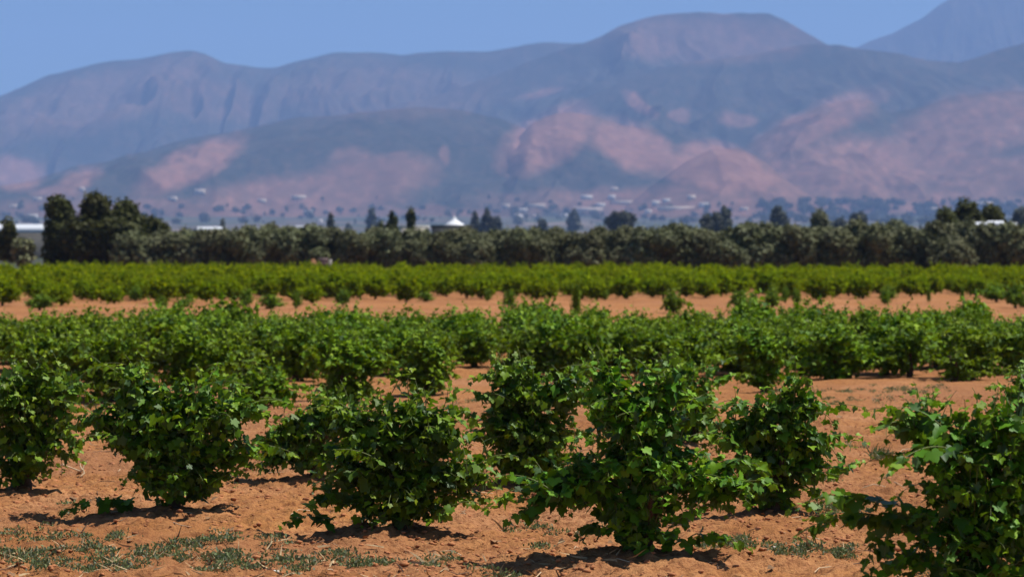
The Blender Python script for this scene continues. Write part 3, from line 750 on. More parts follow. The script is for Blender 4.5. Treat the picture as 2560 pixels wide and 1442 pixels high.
# ------------------------------------------------------------------ buildings
M_WALL = plain('pale_plaster', (0.62, 0.55, 0.47), 0.8, 0.12, 0.6)
M_WALLW = plain('white_plaster', (0.80, 0.79, 0.77), 0.7, 0.05, 0.6)
M_TOWN = plain('town_plaster', (0.56, 0.46, 0.37), 0.8, 0.2, 0.3)
M_TOWNW = plain('town_whitewash', (0.58, 0.54, 0.50), 0.8, 0.15, 0.3)
M_TOWNR = plain('town_tiles', (0.50, 0.38, 0.32), 0.8, 0.2, 0.3)
M_WALLP = plain('pink_plaster', (0.17, 0.115, 0.115), 0.8, 0.12, 0.8)
M_SLATE = plain('slate_grey_plaster', (0.07, 0.068, 0.066), 0.8, 0.2, 0.8)
M_WALLG = plain('grey_plaster', (0.34, 0.32, 0.29), 0.8, 0.15, 0.8)
M_ROOF = plain('pale_roof', (0.66, 0.60, 0.54), 0.7, 0.12, 0.6)
M_ROOFW = plain('white_sheet_roof', (0.60, 0.62, 0.65), 0.5, 0.05, 0.5)
M_WIN = plain('dark_window', (0.035, 0.04, 0.05), 0.2, 0.2, 1.0, 0.5)
M_DOOR = plain('wooden_door', (0.16, 0.10, 0.06), 0.7, 0.2, 2.0)
M_CLOTH = plain('white_tent_cloth', (0.82, 0.82, 0.82), 0.7, 0.03, 1.0)

def house_meshes(w, dp, h, style, nwin, wall, roof):
    parts = {}
    V, Q = box(-w/2, w/2, -dp/2, dp/2, -4.0, h); parts['wall'] = [(V, Q, wall)]
    if style == 'flat':
        q = [box(-w/2-.15, w/2+.15, -dp/2-.15, dp/2+.15, h+.003, h+.18), box(-w/2-.1, w/2+.1, -dp/2-.1, -dp/2+.12, h+.183, h+.55), box(-w/2-.1, w/2+.1, dp/2-.12, dp/2+.1, h+.183, h+.55),
             box(-w/2-.1, -w/2+.12, -dp/2+.123, dp/2-.123, h+.183, h+.55), box(w/2-.12, w/2+.1, -dp/2+.123, dp/2-.123, h+.183, h+.55)]
        parts['roof'] = [(a, b, roof) for a, b in q]
    else:
        e = 0.4; rh = min(dp * .28, 2.2); y = dp/2 + e; xx = w/2 + e
        V = [(-xx,-y,h+.01),(xx,-y,h+.01),(xx,y,h+.01),(-xx,y,h+.01),(-xx,0,h+rh),(xx,0,h+rh)]
        parts['roof'] = [(V, [(0,1,5,4),(2,3,4,5),(0,3,2,1)], roof), (V, [(0,4,3),(1,2,5)], roof)]
    wins = []
    for k in range(nwin):
        cx = -w/2 + (k + .5) * w / nwin; ww = min(0.6, w / nwin * .28)
        wins.append(box(cx-ww, cx+ww, -dp/2-.06, -dp/2+.05, h*.38, h*.72))
    door = box(w*.28-min(.5, w*.18), w*.28+min(.5, w*.18), -dp/2-.08, -dp/2+.05, -.2, min(2.2, h*.7))
    return parts, wins, door

def build_house(px, d, w, dp, h, style, nwin, wall, roof, label, group, z=None, rz=0.0, name='house', cat='house'):
    x = X(px, d); z = float(ground_h(x, d)) if z is None else z
    root = empty(name, (x, d, z), label, cat, group, rz)
    parts, wins, door = house_meshes(w, dp, h, style, nwin, wall, roof)
    for nm, L in parts.items():
        g = Geo()
        for V, Q, m in L: g.add(V, np.array(Q), 0)
        link(nm, g.mesh(nm, [L[0][2]]), root)
    for V, Q in wins:
        g = Geo(); g.add(V, np.array(Q), 0); link('window', g.mesh('window', [M_WIN]), root)
    g = Geo(); g.add(door[0], np.array(door[1]), 0); link('door', g.mesh('door', [M_DOOR]), root)
    return root

TERRAIN = []
def locate(px, py):
    """the point of the plain or of the hills seen at (px, py)"""
    d = ground_dist(py); top = HY - (float(ground_h(X(px, 4300 * KF), 4300 * KF)) - H) / (4300 * KF) * F
    best = (X(px, d), d, float(ground_h(X(px, d), d))) if py > top else None
    for a, b, x, y, z in TERRAIN:
        k = np.where((np.abs(a - px) < 9) & (np.abs(b - py) < 4))[0]
        if len(k):
            q = k[np.argmin(np.abs(b[k] - py) + 0.4 * np.abs(a[k] - px))]
            if best is None or y[q] < best[1]: best = (float(x[q]), float(y[q]), float(z[q]))
    return best or (X(px, d), d, float(ground_h(X(px, d), d)))

def ground_dist(py):        # where the rising plain is seen at row py
    ds = np.linspace(700, 4400 * KF, 5000); rows = HY - (3.0e-6 / KF * (ds - 250) ** 2 - H) / ds * F
    return float(np.interp(-py, -rows, ds))

def build_buildings():
    # beside / behind the grove
    def low(px, d, w, dp, top, style, nwin, wall, roof, lab, **k):
        z = float(ground_h(X(px, d), d)); h = (HY - top) / F * d + H - z - (0.55 if style == 'flat' else min(dp * .28, 2.2))
        return build_house(px, d, w, dp, h, style, nwin, wall, roof, lab, 'buildings behind the grove', **k)
    low(45, 480, 12.0, 6, 561, 'gable', 0, M_SLATE, M_ROOFW, 'long shed with a bright white roof behind the dark tree at the left edge', rz=0.0, name='shed', cat='shed')
    low(525, 520, 4.5, 3, 567, 'gable', 2, M_WALL, M_ROOFW, 'small pale roof left of the small pointed cypress')
    low(672, 500, 5.2, 3, 570, 'gable', 2, M_WALLG, M_ROOFW, 'long low pale blue-white roof over the grove, left of the cypress', name='shed', cat='shed')
    low(752, 520, 1.6, 2, 565, 'gable', 1, M_WALLW, M_ROOFW, 'tiny white gable above the olives, left of the narrow dark cypress')
    low(1036, 430, 5.0, 5, 564, 'flat', 3, M_WALL, M_ROOF, 'pale building at the foot of the mop-headed tree')
    bt = low(1130, 455, 7.4, 6, 563, 'flat', 4, M_SLATE, M_SLATE, 'grey flat-roofed building carrying the white tent roof')
    # white pointed tent on the grey roof
    d = 455; x = X(1136, d); root = empty('tent', (x, d, Z(563, d) - .37), 'bright white pointed tent roof on the grey building', 'tent')
    g = Geo(); n = 24
    a = np.arange(n) / n * 2 * np.pi; V = []; rows = [(1.0, 0.0), (0.97, 0.35), (0.55, 0.85), (0.22, 1.35), (0.03, 2.0)]
    for q, zz in rows:
        sag = 1 + 0.06 * np.cos(a * 6) * (q < 0.99)
        V.append(np.column_stack([np.cos(a) * 2.0 * q * sag, np.sin(a) * 1.8 * q * sag, np.full(n, zz)]))
    V = np.concatenate(V); i = np.arange(n); Q = []
    for k in range(len(rows) - 1): Q.append(np.column_stack([i + k*n, (i+1) % n + k*n, (i+1) % n + (k+1)*n, i + (k+1)*n]))
    g.add(V, np.concatenate(Q), 0); link('canopy', g.mesh('tent_canopy', [M_CLOTH], True), root)
    for sx, sy in ((-1, -1), (1, -1), (1, 1), (-1, 1)):
        g = Geo(); Vq, Qq = tube([(sx*1.35, sy*1.2, -.02), (sx*1.35, sy*1.2, .3)], 0.06, 8); g.add(Vq, Qq, 0); link('pole', g.mesh('tent_pole', [M_WALLG]), root)
    # pink hut in the gap of the grove
    dh = 201.5
    build_house(808, dh, 0.60, 1.4, 0.95, 'flat', 1, M_WALLP, M_WALLP, 'small dull pink hut in a gap of the olive line', None, name='hut', cat='hut')
    x = X(826, dh - .4); g = Geo(); Vq, Qq = box(-.12, .12, -.05, .05, -.1, 1.4); g.add(Vq, np.array(Qq), 0)
    o = link('gate_post', g.mesh('gate_post', [M_WALLG]), None, (x, dh - .4, float(ground_h(x, dh)))); tag(o, 'pale grey upright slab right beside the pink hut', 'post')
    for px, hh, ww, lab in ((783, 0.80, 1.0, 'heap of orange earth left of the pink hut, behind the far vines'), (856, 0.5, 0.8, 'low heap of orange earth right of the pink hut')):
        d2 = 199; x = X(px, d2); g = Geo(); n = 20; V = []; rr = np.random.default_rng(px)
        for k, (q, zz) in enumerate(((1.0, -.1), (.8, .35), (.5, .75), (.2, .97), (.02, 1.0))):
            an = np.arange(n) / n * 6.283; w_ = 1 + rr.normal(0, .07, n)
            V.append(np.column_stack([np.cos(an) * ww * .6 * q * w_, np.sin(an) * ww * .6 * q * w_, zz * hh * 1.75 * (1 + rr.normal(0, .03, n))]))
        V = np.concatenate(V); i = np.arange(n)
        Q = np.concatenate([np.column_stack([i + k*n, (i+1) % n + k*n, (i+1) % n + (k+1)*n, i + (k+1)*n]) for k in range(4)])
        g.add(V, Q, 0); o = link('earth_heap', g.mesh('earth_heap', [plain('heap_soil', (0.30, 0.14, 0.065), .95, .2, 4)], True), None, (x, d2, float(ground_h(x, d2)))); tag(o, lab, 'earth heap')
    # a row of white roofs on the right
    for i, (px, top, wpx, lab) in enumerate(((2430, 564, 20, 'leftmost and lowest of the row of white roofs on the right'), (2458, 555, 20, 'second from left in the row of white roofs on the right'), (2488, 552, 18, 'third from left in the row of white roofs on the right, the highest'), (2520, 556, 22, 'last white roof on the right, nearest the border'))):
        d = 215 + i * 4; hgt = (HY - top) / F * d + H
        build_house(px, d, wpx / F * d, 1.6, hgt - .45, 'gable', 1, M_WALLG, M_ROOFW, lab, 'row of white roofs', name='shed', cat='shed')
    # the town on the rising plain
    TOWN = [(1300,522,36,'w','f','long whitish house low on the plain'),(1340,513,44,'c','f','broad cream house with a flat roof'),(1466,493,30,'w','f','bright house alone above the very long tan building'),(1470,521,74,'c','g','very long tan building'),(1573,505,88,'c','f','longest tan building of the town'),(1528,493,18,'w','f','small whitish house just left of the longest tan building'),
            (1536,470,18,'c','g','peach coloured house on the slope above the town'),(1666,500,20,'w','f','pale square house at the left end of the row-like building'),(1728,493,20,'c','f','pale house under the pink fan of soil'),(1690,518,96,'c','f','long row-like pale building'),(1620,528,16,'w','f','narrow pale house below the row-like pale building'),(1296,542,20,'w','g','little white house nearest the grove'),(1342,540,20,'c','g','little cream house beside the little white one nearest the grove'),
            (2330,523,32,'c','f','tan house in the blue woodland'),(2462,510,60,'c','f','long pale building above the right-hand dark trees'),(2522,506,22,'w','g','white gabled house at the far right'),
            (655,500,20,'c','f','pale house on the pink slope'),(746,494,36,'c','f','pale long house on the pink slope'),(770,527,24,'w','f','bluish white house on the plain'),(802,553,10,'w','g','tiny white house above the grove'),(1266,516,18,'c','f','pale house right of the curved track'),
            (92,495,20,'c','f','tan house on the left slope'),(206,471,12,'c','g','small tan house highest on the left slope'),(82,541,24,'w','f','whitish house above the white shed'),(36,513,26,'c','f','tan house near the left border'),(430,496,22,'c','f','pale house left of the tree patch on the slope'),(500,478,26,'c','g','pale house among trees on the slope'),(618,502,26,'c','f','tan house at the top of the left fields'),
            (1410,538,16,'w','f','small white house amid the hazy trees'),(1760,512,26,'w','f','whitish house at the right end of the town'),(1860,520,22,'c','f','tan house beyond the town, by the woodland'),(1500,512,22,'w','g','white gabled house mid town'),(1640,508,20,'w','g','white gabled house beside the longest tan building'),(1440,512,18,'c','f','cream cube house mid town')]
    for i, (px, py, wpx, wl, st, lab) in enumerate(TOWN):
        x, d, z = locate(px, py + 6)
        w = wpx / F * d
        build_house(x / d * F + CX, d, w, min(10, w * .8), max(4.6, (7 + i % 3 * 2) / F * d), 'flat' if st == 'f' else 'gable', max(2, int(w / 5)), M_TOWNW if wl == 'w' else M_TOWN, M_TOWN if st == 'f' else M_TOWNR, lab, 'houses of the town on the plain', z, (i % 5 - 2) * .12)

# ------------------------------------------------------------------ mountains
BARE = [ # px, py, rx, ry, tilt, strength : patches of bare earth among the scrub
 (470,415,150,42,-24,.9),(40,430,65,45,0,.8),(940,440,150,56,-5,.62),(740,500,280,70,-6,.62),(1000,390,30,16,0,.5),(1110,390,16,26,0,.5),(880,400,60,36,10,.5),(1375,350,135,66,-26,1.0),(1600,268,48,20,38,.8),
 (1590,370,125,58,22,1.0),(1800,425,150,62,8,1.15),(2040,310,180,48,-26,.75),(2150,420,330,78,-4,.75),(2420,320,210,80,-14,.7),(1350,238,60,10,-6,.5),(2450,440,200,60,0,.6),
 (240,250,320,70,-14,.30),(500,240,200,60,10,.28),(1760,100,260,60,0,.42),(950,230,300,70,0,.22),(200,440,60,25,-20,.7),(140,480,70,18,0,.6),(1700,285,30,22,0,.6),(1840,300,50,22,0,.55),(2180,390,50,16,30,.9),(1950,460,60,40,0,.6),(1950,505,700,42,0,.62),(300,525,340,34,0,.42),(900,535,420,24,0,.45),(2060,330,40,14,-10,.5),(2300,390,240,60,-10,.6)]

def bare_at(px, py):
    w1 = fbm(px / 60, py / 40, 4, 4.0) * 22; w2 = fbm(px / 60, py / 40, 4, 9.0) * 16
    b = np.zeros_like(px)
    for cx, cy, rx, ry, an, s in BARE:
        a = math.radians(an); dx = px + w1 - cx; dy = py + w2 - cy
        u = (dx * math.cos(a) + dy * math.sin(a)) / rx; v = (-dx * math.sin(a) + dy * math.cos(a)) / ry
        q = np.sqrt(u * u + v * v)
        b = np.maximum(b, s * np.clip((1.2 - q) / 0.5, 0, 1))
    sp = fbm(px / 18, py / 14, 4, 6.0)
    return np.clip(b * (0.95 + 0.35 * sp) + 0.20 * np.clip(sp, 0, 1), 0, 1)

def hill_material():
    m, nt, ns, lk = newmat('scrub_and_earth')
    out = N(nt, 'ShaderNodeOutputMaterial'); p = N(nt, 'ShaderNodeBsdfPrincipled'); tc = N(nt, 'ShaderNodeTexCoord')
    at = N(nt, 'ShaderNodeAttribute', attribute_name='bare')
    n1 = noise(nt, 0.0026, 6, 0.65, tc.outputs['Object']); n2 = noise(nt, 0.012, 5, 0.7, tc.outputs['Object'])
    scrub = ramp(nt, n1, [(0.3, (0.020, 0.028, 0.024)), (0.7, (0.070, 0.062, 0.050))])
    dots = noise(nt, 0.03, 4, 0.7, tc.outputs['Object'])
    earth = ramp(nt, n2, [(0.3, (0.200, 0.096, 0.074)), (0.7, (0.270, 0.142, 0.105))])
    scrub = mixc(nt, ramp(nt, dots, [(0.48, (0, 0, 0)), (0.62, (0.8, 0.8, 0.8))]), scrub, (0.016, 0.024, 0.020))
    f = math_(nt, 'ADD', at.outputs['Fac'], math_(nt, 'MULTIPLY_ADD', n2, 0.25, -0.125))
    c = mixc(nt, f, scrub, earth)
    lk.new(c, p.inputs['Base Color']); p.inputs['Roughness'].default_value = 1.0; p.inputs['Specular IOR Level'].default_value = 0.0
    lk.new(p.outputs[0], out.inputs[0]); return m

def ridge(name, D, pts, Wf, Wb, seed, label, mat, power=1.15, amp=0.30):
    pts = np.array(pts, float); D *= KF; Wf *= KF; Wb *= KF
    px = np.linspace(max(-420, pts[0, 0]), min(2980, pts[-1, 0]), 760)
    py = np.interp(px, pts[:, 0], pts[:, 1])
    k = np.hanning(17); k /= k.sum(); py = np.convolve(np.pad(py, 8, 'edge'), k, 'valid')
    py = py + fbm(px / 90, np.full_like(px, seed), 4, seed) * 5
    x = X(px, D); zc = Z(py, D)
    v = np.concatenate([np.linspace(-1, 0, 170), np.linspace(0, 1, 26)[1:]])
    VX, PX = np.meshgrid(v, px, indexing='ij'); XX = np.broadcast_to(x, VX.shape); ZC = np.broadcast_to(zc, VX.shape)
    t = np.abs(VX)
    YY = D + np.where(VX < 0, VX * Wf, VX * Wb)
    zb = 3.0e-6 / KF * np.clip(YY - 250, 0, 4200 * KF) ** 2 + np.clip(YY - 250 - 4200 * KF, 0, None) * 0.02 - 12
    e = x.max() - x.min(); sx = XX / (520.0 * KF)
    warp = fbm(sx * 0.8 + seed, t * 1.6, 3, seed) * 0.9
    rn = 1 - np.abs(2 * vnoise(sx * 1.1 + warp + seed * 3.1, t * 0.9 + seed) - 1)          # spurs and gullies
    rn2 = 1 - np.abs(2 * vnoise(sx * 3.0 + warp * 2.0 + seed * 1.3, t * 2.6 + 5 + seed) - 1)
    rn3 = fbm(sx * 8 + warp * 3, t * 8 + seed, 3, seed)
    prof = (1 - t) ** power
    env = 4 * t * (1 - t)
    hh = np.maximum(ZC - zb, 0)
    ZZ = zb + hh * prof + hh * env * (amp * (rn - 0.62) + amp * 0.62 * (rn2 - 0.6) + amp * 0.26 * rn3)
    rn4 = 1 - np.abs(2 * vnoise(sx * 7.5 + warp * 5.0 + seed * 2.3, t * 5.5 + 9 + seed) - 1)
    ZZ = ZZ + np.minimum(hh, 500 * KF) * np.clip(t * 6, 0, 1) * (1 - t) * amp * 0.16 * (rn4 - 0.6)
    ZZ = np.maximum(ZZ, zb - 30)
    ppx = XX / YY * F + CX; ppy = HY - (ZZ - H) / YY * F
    b = bare_at(ppx.ravel(), ppy.ravel())
    TERRAIN.append((ppx.ravel(), ppy.ravel(), XX.ravel().copy(), YY.ravel(), ZZ.ravel()))
    V = np.column_stack([XX.ravel(), YY.ravel(), ZZ.ravel()]); ny, nx = VX.shape
    i = (np.arange(ny - 1)[:, None] * nx + np.arange(nx - 1)[None]).ravel()
    Q = np.column_stack([i, i + 1, i + nx + 1, i + nx])
    o = link(name, mesh_np(name, V, [Q], [mat], smooth=True, attrs={'bare': b}))
    tag(o, label, 'mountain', None, 'structure')

def build_mountains():
    m = hill_material()
    ridge('mountain', 11200, [(1900,230),(2050,150),(2150,115),(2230,85),(2300,50),(2350,12),(2410,-20),(2520,-45),(2700,-40),(2980,20)], 1500, 900, 1.0, 'steep far blue mountain in the upper right corner', m)
    ridge('mountain', 8900, [(-420,330),(-150,290),(0,240),(60,215),(120,190),(200,170),(250,158),(350,145),(420,132),(475,127),(510,135),(560,160),(610,165),(650,172),(690,172),(740,155),(810,135),(840,130),(930,130),(1000,138),(1060,131),(1130,129),(1220,130),(1300,115),(1350,108),(1460,107),(1600,140),(1900,250)], 2000, 900, 2.0, 'long hazy mountain range across the left and middle', m)
    ridge('mountain', 7900, [(900,330),(1000,262),(1120,230),(1250,185),(1380,135),(1460,108),(1500,92),(1545,65),(1600,50),(1650,38),(1750,33),(1810,38),(1850,34),(1920,36),(1960,52),(2000,75),(2060,108),(2150,160),(2300,230),(2500,300)], 1700, 800, 3.0, 'broad domed mountain with a double top', m)
    ridge('mountain', 6900, [(1150,420),(1300,330),(1450,255),(1560,205),(1700,160),(1800,147),(1900,136),(1960,122),(2030,112),(2100,115),(2150,125),(2250,135),(2320,152),(2400,155),(2460,140),(2500,125),(2560,110),(2700,80),(2980,90)], 1700, 800, 4.0, 'dark blue scrub covered mountain on the right', m)
    ridge('mountain', 6000, [(-420,560),(-100,500),(0,478),(120,440),(190,415),(280,405),(450,350),(600,325),(740,295),(850,288),(950,276),(1050,266),(1150,275),(1260,300),(1380,350),(1500,420),(1620,500)], 1600, 700, 5.0, 'dark lower ridge rising to the middle, with pink earth slopes', m)
    ridge('hills', 5650, [(1700,520),(1790,440),(1850,372),(1950,310),(2050,264),(2120,252),(2170,252),(2220,285),(2300,268),(2400,236),(2560,230),(2980,215)], 1000, 600, 6.0, 'mauve bare foothills on the right', m, 1.0, 0.34)
    ridge('hills', 5500, [(1160,530),(1215,460),(1262,385),(1330,305),(1390,282),(1430,279),(1500,292),(1560,315),(1640,322),(1720,350),(1800,368),(1860,395),(1950,460),(2030,520)], 800, 500, 7.0, 'tan bare foothill in the middle, lit by the sun', m, 1.0, 0.30)
    ridge('hills', 4750, [(1560,520),(1640,455),(1720,400),(1780,374),(1850,370),(1900,395),(1960,450),(2060,520)], 550, 400, 8.0, 'pink fan-shaped foothill above the town', m, 1.0, 0.22)
    # curved pale track on the slope behind the tent roof
    P = np.array([(1183,477),(1168,478),(1154,485),(1150,494),(1157,502),(1170,509),(1184,514)], float)
    d = 3950; t = np.linspace(0, len(P) - 1, 40); cx = np.interp(t, np.arange(len(P)), P[:, 0]); cy = np.interp(t, np.arange(len(P)), P[:, 1])
    d = np.array([ground_dist(c) for c in cy]); x = X(cx, d); nx = np.gradient(x); ny = np.gradient(d); L = np.hypot(nx, ny); ox = -ny / L * 5; oy = nx / L * 5
    zf = lambda a, b: ground_h(a, b) + 0.4
    A = np.column_stack([x + ox, d + oy, zf(x + ox, d + oy)]); B = np.column_stack([x - ox, d - oy, zf(x - ox, d - oy)])
    V = np.concatenate([A, B]); i = np.arange(39); Q = np.column_stack([i, i + 1, i + 41, i + 40])
    o = link('path', mesh_np('path', V, [Q], [plain('track_soil', (0.55, 0.42, 0.34), .95, .1, .1)])); tag(o, 'pale curved dirt track on the slope left of the town', 'path', None, 'structure')

# ------------------------------------------------------------------ small things on the soil
def build_litter():
    r = np.random.default_rng(33)
    # clods
    ico = np.array([(0,0,1),(.89,0,.45),(.28,.85,.45),(-.72,.53,.45),(-.72,-.53,.45),(.28,-.85,.45),(.72,.53,-.45),(-.28,.85,-.45),(-.89,0,-.45),(-.28,-.85,-.45),(.72,-.53,-.45),(0,0,-1)])
    icf = np.array([(0,1,2),(0,2,3),(0,3,4),(0,4,5),(0,5,1),(1,6,2),(2,7,3),(3,8,4),(4,9,5),(5,10,1),(6,7,2),(7,8,3),(8,9,4),(9,10,5),(10,6,1),(11,7,6),(11,8,7),(11,9,8),(11,10,9),(11,6,10)])
    n = 24000; d = 16.2 + 24 * r.random(n) ** 1.5; x = r.uniform(-.225, .225, n) * d
    keep = vnoise(x * 0.8 + 60, d * 0.6 + 60) + 0.25 * r.random(n) > 0.45; x, d = x[keep], d[keep]; n = len(x)
    s = 0.006 + 0.024 * r.random(n) ** 3 + (r.random(n) < 0.008) * 0.022
    z = ground_h(x, d)
    V = ico[None] * r.uniform(.45, 1.35, (n, 12, 1)) * s[:, None, None] * np.array([1.25, 1.1, .62]) + np.column_stack([x, d, z + s * .12])[:, None]
    Fc = (icf[None] + (np.arange(n) * 12)[:, None, None]).reshape(-1, 3)
    o = link('soil_clods', mesh_np('soil_clods', V.reshape(-1, 3), [Fc], [plain('clod_soil', (0.40, 0.16, 0.065), .95, .4, 9)]))
    tag(o, 'crumbly orange clods strewn over the near soil', 'clods', None, 'stuff')
    # low weeds
    C = []
    def patch(px, py, rx, ry, n): C.append((px, py, rx, ry, n))
    for a in [(60,1350,90,22,30),(90,1385,80,16,34),(20,1400,50,20,22),(150,1352,60,12,14),(220,1390,90,14,34),(280,1360,50,10,14),(110,1425,120,16,60),(300,1420,150,18,80),(430,1372,70,9,26),(520,1365,80,10,34),(560,1395,70,12,30),(470,1400,90,12,34),(600,1420,90,16,50),(700,1400,60,10,26),(760,1415,50,10,20),
              (850,1395,40,8,26),(940,1412,70,9,36),(880,1422,40,7,16),(1040,1420,50,9,16),(1085,1430,15,12,8),(1120,1405,14,4,5),(1220,1435,45,9,24),(1280,1428,20,8,8),(1840,1372,50,12,40),(1760,1385,40,9,20),(1930,1378,40,10,26),(2050,1290,40,8,26),(2090,1278,60,8,26),(2010,1385,60,9,36),(2100,1390,50,9,30),(2190,1155,14,6,7),
              (940,1330,30,4,4),(670,1350,30,6,8),(720,1368,20,5,8),(1350,1382,10,8,6),(240,1020,60,10,20),(260,1062,40,8,12),(1000,1020,90,9,24),(1180,1010,60,10,14),(2080,980,120,8,46),(2260,975,90,7,40),(2330,968,50,6,16),(2180,1000,120,12,40),(2100,1120,70,10,16),(2080,1200,40,8,8),(1560,985,60,10,16),(1320,1330,40,8,14),(1390,1345,60,6,12),(180,1280,30,8,6),(1520,1330,30,6,8),(2350,1445,60,10,20)]:
        patch(*a)
    g = Geo(); gs = Geo()
    for px, py, rx, ry, n in C:
        n = max(3, int(n * .40))
        q = r.normal(0, .55, (n, 2)); ppx = px + q[:, 0] * rx; ppy = py + q[:, 1] * ry
        dd = dist(ppy); xx = X(ppx, dd); zz = ground_h(xx, dd)
        for a, b, c in zip(xx, dd, zz):
            m = int(r.integers(18, 60)); hgt = .02 + .085 * r.random() ** 2.2; tall = py in (1155,)
            if tall: hgt = 0.12
            base = np.array([a, b, c]) + np.column_stack([r.normal(0, .045, m), r.normal(0, .045, m), r.uniform(-.005, hgt * .8, m)])
            tip = np.column_stack([r.normal(0, .6, m), r.normal(0, .6, m), np.full(m, .9)])
            add_leaves(g, 'oval' if not tall else 'blade', base, np.cross(tip, r.normal(0, 1, (m, 3))), tip, r.uniform(.016, .038, m) * (4 if tall else 1), (r.random(m) < .25) * r.random(m), 0, r)
            if r.random() < .25 and b < 21:
                m = int(r.integers(2, 6)); base = np.array([a, b, c]) + r.normal(0, .05, (m, 3)) * [1, 1, 0]
                tip = np.column_stack([r.normal(0, .9, m), r.normal(0, .9, m), r.uniform(.1, .8, m)])
                add_leaves(gs, 'blade', base, np.cross(tip, r.normal(0, 1, (m, 3))), tip, r.uniform(.06, .2, m), np.zeros(m), 0, r)
    o = link('weeds', g.mesh('weeds', [M_WEED])); tag(o, 'low grey-green weeds in patches on the soil', 'weeds', None, 'stuff')
    m = 500; dd = 16.6 + 3.2 * r.random(m) ** 1.5; xx = r.uniform(-.22, .05, m) * dd
    tip = np.column_stack([r.normal(0, 1, m), r.normal(0, 1, m), r.uniform(-.02, .35, m)])
    add_leaves(gs, 'blade', np.column_stack([xx, dd, ground_h(xx, dd) + .012]), np.cross(tip, r.normal(0, 1, (m, 3))), tip, r.uniform(.05, .18, m), np.zeros(m), 0, r)
    o = link('dry_grass', gs.mesh('dry_grass', [M_STRAW])); tag(o, 'thin pale straw lying among the weeds', 'dry grass', None, 'stuff')
    gp = Geo()
    for k in range(240):
        d = 16.4 + 22 * r.random() ** 1.4; x = r.uniform(-.22, .22) * d; an = r.uniform(0, 6.28); ln = r.uniform(.05, .28)
        P = np.array([(x, d, 0), (x + math.cos(an) * ln * .5, d + math.sin(an) * ln * .5, 0), (x + math.cos(an + .3) * ln, d + math.sin(an + .3) * ln, 0)])
        P[:, 2] = ground_h(P[:, 0], P[:, 1]) + np.array([.004, .012, .006])
        V, Q = tube(P, [.0045, .004, .003], 5); gp.add(V, Q, int(r.integers(2)))
    m = 420; dd = 16.5 + 20 * r.random(m) ** 1.4; xx = r.uniform(-.22, .22, m) * dd
    add_leaves(gp, 'simple', np.column_stack([xx, dd, ground_h(xx, dd) + .012]), np.column_stack([r.normal(0, .5, m), r.normal(0, .5, m), np.ones(m)]), r.normal(0, 1, (m, 3)), r.uniform(.03, .075, m), np.zeros(m), 2, r)
    o = link('vine_litter', gp.mesh('vine_litter', [plain('old_pruning', (0.16, 0.10, 0.065), .9, .4, 20), M_DRYTWIG, plain('dead_leaf', (0.24, 0.13, 0.06), .8, .5, 9)])); tag(o, 'dead leaves and bits of old prunings scattered on the soil', 'litter', None, 'stuff')
    # twigs
    def twig(pts_list, rad, mat, label):
        d0 = dist(pts_list[0][0][1]); x0 = X(pts_list[0][0][0], d0); z0 = float(ground_h(x0, d0)); g = Geo()
        for pts in pts_list:
            P = []
            for i, (a, b) in enumerate(pts):
                P.append((X(a, d0) - x0, (i * .02 if len(pts) > 2 else 0), Z(b, d0) - Z(pts_list[0][0][1], d0) + .012))
            V, Q = tube(np.array(P), np.linspace(rad, rad * .45, len(P)), 6); g.add(V, Q, 0)
        o = link('twig', g.mesh('twig', [mat], True), None, (x0, d0, z0)); tag(o, label, 'twig', 'twigs lying on the soil')
    twig([[(202,1184),(210,1176),(206,1166),(207,1158),(215,1146)],[(206,1168),(200,1160),(198,1146)],[(204,1172),(185,1166),(158,1156),(145,1157)],[(158,1156),(157,1150)]], .010, M_DRYTWIG, 'bleached forked twig on the soil left of the broad vine')
    twig([[(432,1362),(446,1338),(452,1316)],[(446,1340),(440,1350)]], .008, M_DARKTWIG, 'dark bare twig sticking up before the broad left vine')
    for px, py, s, lab in ((1932,1377,.022,'small white stone among the weeds right of the tallest vine'),(2002,1378,.024,'small white stone second to the right, under the corner vine shoots'),(1478,1404,.02,'tiny white stone in the shadow of the tallest vine'),(686,1430,.025,'pale stone in the weeds at the bottom edge')):
        d = dist(py); x = X(px, d); V = ico * r.uniform(.7, 1.2, (12, 1)) * s * np.array([1.7, 1, .7])
        o = link('stone', mesh_np('stone', V, [icf], [M_STONE]), None, (x, d, float(ground_h(x, d)) + s * .3)); tag(o, lab, 'stone', 'pale stones')

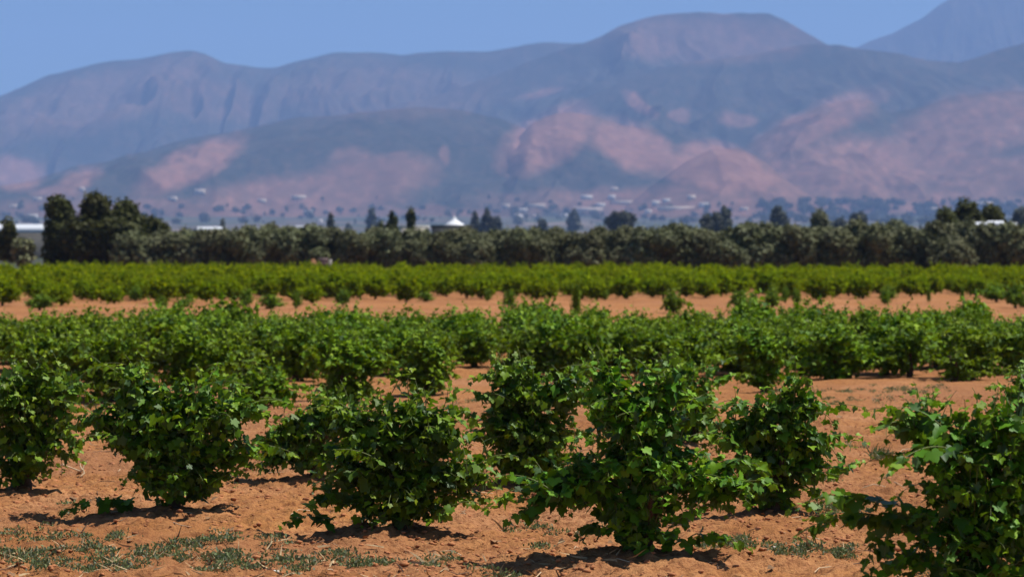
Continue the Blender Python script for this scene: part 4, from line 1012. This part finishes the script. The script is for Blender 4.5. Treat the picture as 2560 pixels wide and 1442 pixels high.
# ------------------------------------------------------------------ air, light, camera
SUN_EL = math.radians(62); SUN_AZ = math.radians(76)      # azimuth from +Y (view direction) towards +X (right)
def build_light():
    w = bpy.data.worlds.new('World'); SC.world = w; w.use_nodes = True; nt = w.node_tree; nt.nodes.clear()
    out = nt.nodes.new('ShaderNodeOutputWorld'); bg = nt.nodes.new('ShaderNodeBackground'); sky = nt.nodes.new('ShaderNodeTexSky')
    sky.sky_type = 'NISHITA'; sky.sun_disc = False; sky.sun_elevation = SUN_EL; sky.sun_rotation = SUN_AZ
    sky.altitude = 1500; sky.air_density = 1.0; sky.dust_density = 1.8; sky.ozone_density = 4.0
    bg.inputs[1].default_value = 0.057
    nt.links.new(mixc(nt, 1.0, sky.outputs[0], (0.78, 1.03, 1.18), 'MULTIPLY'), bg.inputs[0]); nt.links.new(bg.outputs[0], out.inputs[0])
    L = bpy.data.lights.new('sun', 'SUN'); L.energy = 5.0; L.angle = math.radians(0.53); L.color = (1.0, 0.955, 0.89)
    o = bpy.data.objects.new('sun', L); COL.objects.link(o)
    v = Vector((math.sin(SUN_AZ) * math.cos(SUN_EL), math.cos(SUN_AZ) * math.cos(SUN_EL), math.sin(SUN_EL)))
    o.rotation_euler = v.to_track_quat('Z', 'Y').to_euler(); o.location = v * 100
    # haze
    V, Q = box(-9200, 9200, -300, 24500, -90, 2150)
    m, nt, ns, lk = newmat('haze'); out = N(nt, 'ShaderNodeOutputMaterial'); pv = N(nt, 'ShaderNodeVolumePrincipled')
    pv.inputs['Color'].default_value = (0.36, 0.56, 1.0, 1); pv.inputs['Density'].default_value = 0.65e-4; pv.inputs['Anisotropy'].default_value = 0.0
    pv.inputs['Density Attribute'].default_value = ''
    lk.new(pv.outputs[0], out.inputs['Volume'])
    o = link('haze', mesh_np('haze', np.array(V), [np.array(Q)], [m])); tag(o, 'pale blue summer haze filling the valley air', 'haze', None, 'stuff')

def build_camera():
    c = bpy.data.cameras.new('camera'); o = bpy.data.objects.new('camera', c); COL.objects.link(o)
    c.sensor_width = 36; c.lens = F / 2560 * 36; c.shift_y = -(721 - HY) / 2560
    o.location = (0, 0, H); o.rotation_euler = (math.pi / 2, 0, 0)
    c.clip_start = 0.5; c.clip_end = 60000
    c.dof.use_dof = True; c.dof.focus_distance = 20.6; c.dof.aperture_fstop = 2.6
    SC.camera = o

build_ground()
build_near()
build_blocks()
build_mountains()
build_trees()
build_buildings()
build_litter()
build_light()
build_camera()
SC.view_settings.view_transform = 'Standard'; SC.view_settings.look = 'None'; SC.view_settings.exposure = 0.42; SC.view_settings.gamma = 1.0
SC.render.engine = 'CYCLES'
SC.cycles.use_denoising = True
SC.cycles.max_bounces = 6; SC.cycles.diffuse_bounces = 2; SC.cycles.transmission_bounces = 3; SC.cycles.transparent_max_bounces = 8; SC.cycles.volume_bounces = 1
SC.cycles.sample_clamp_indirect = 4.0
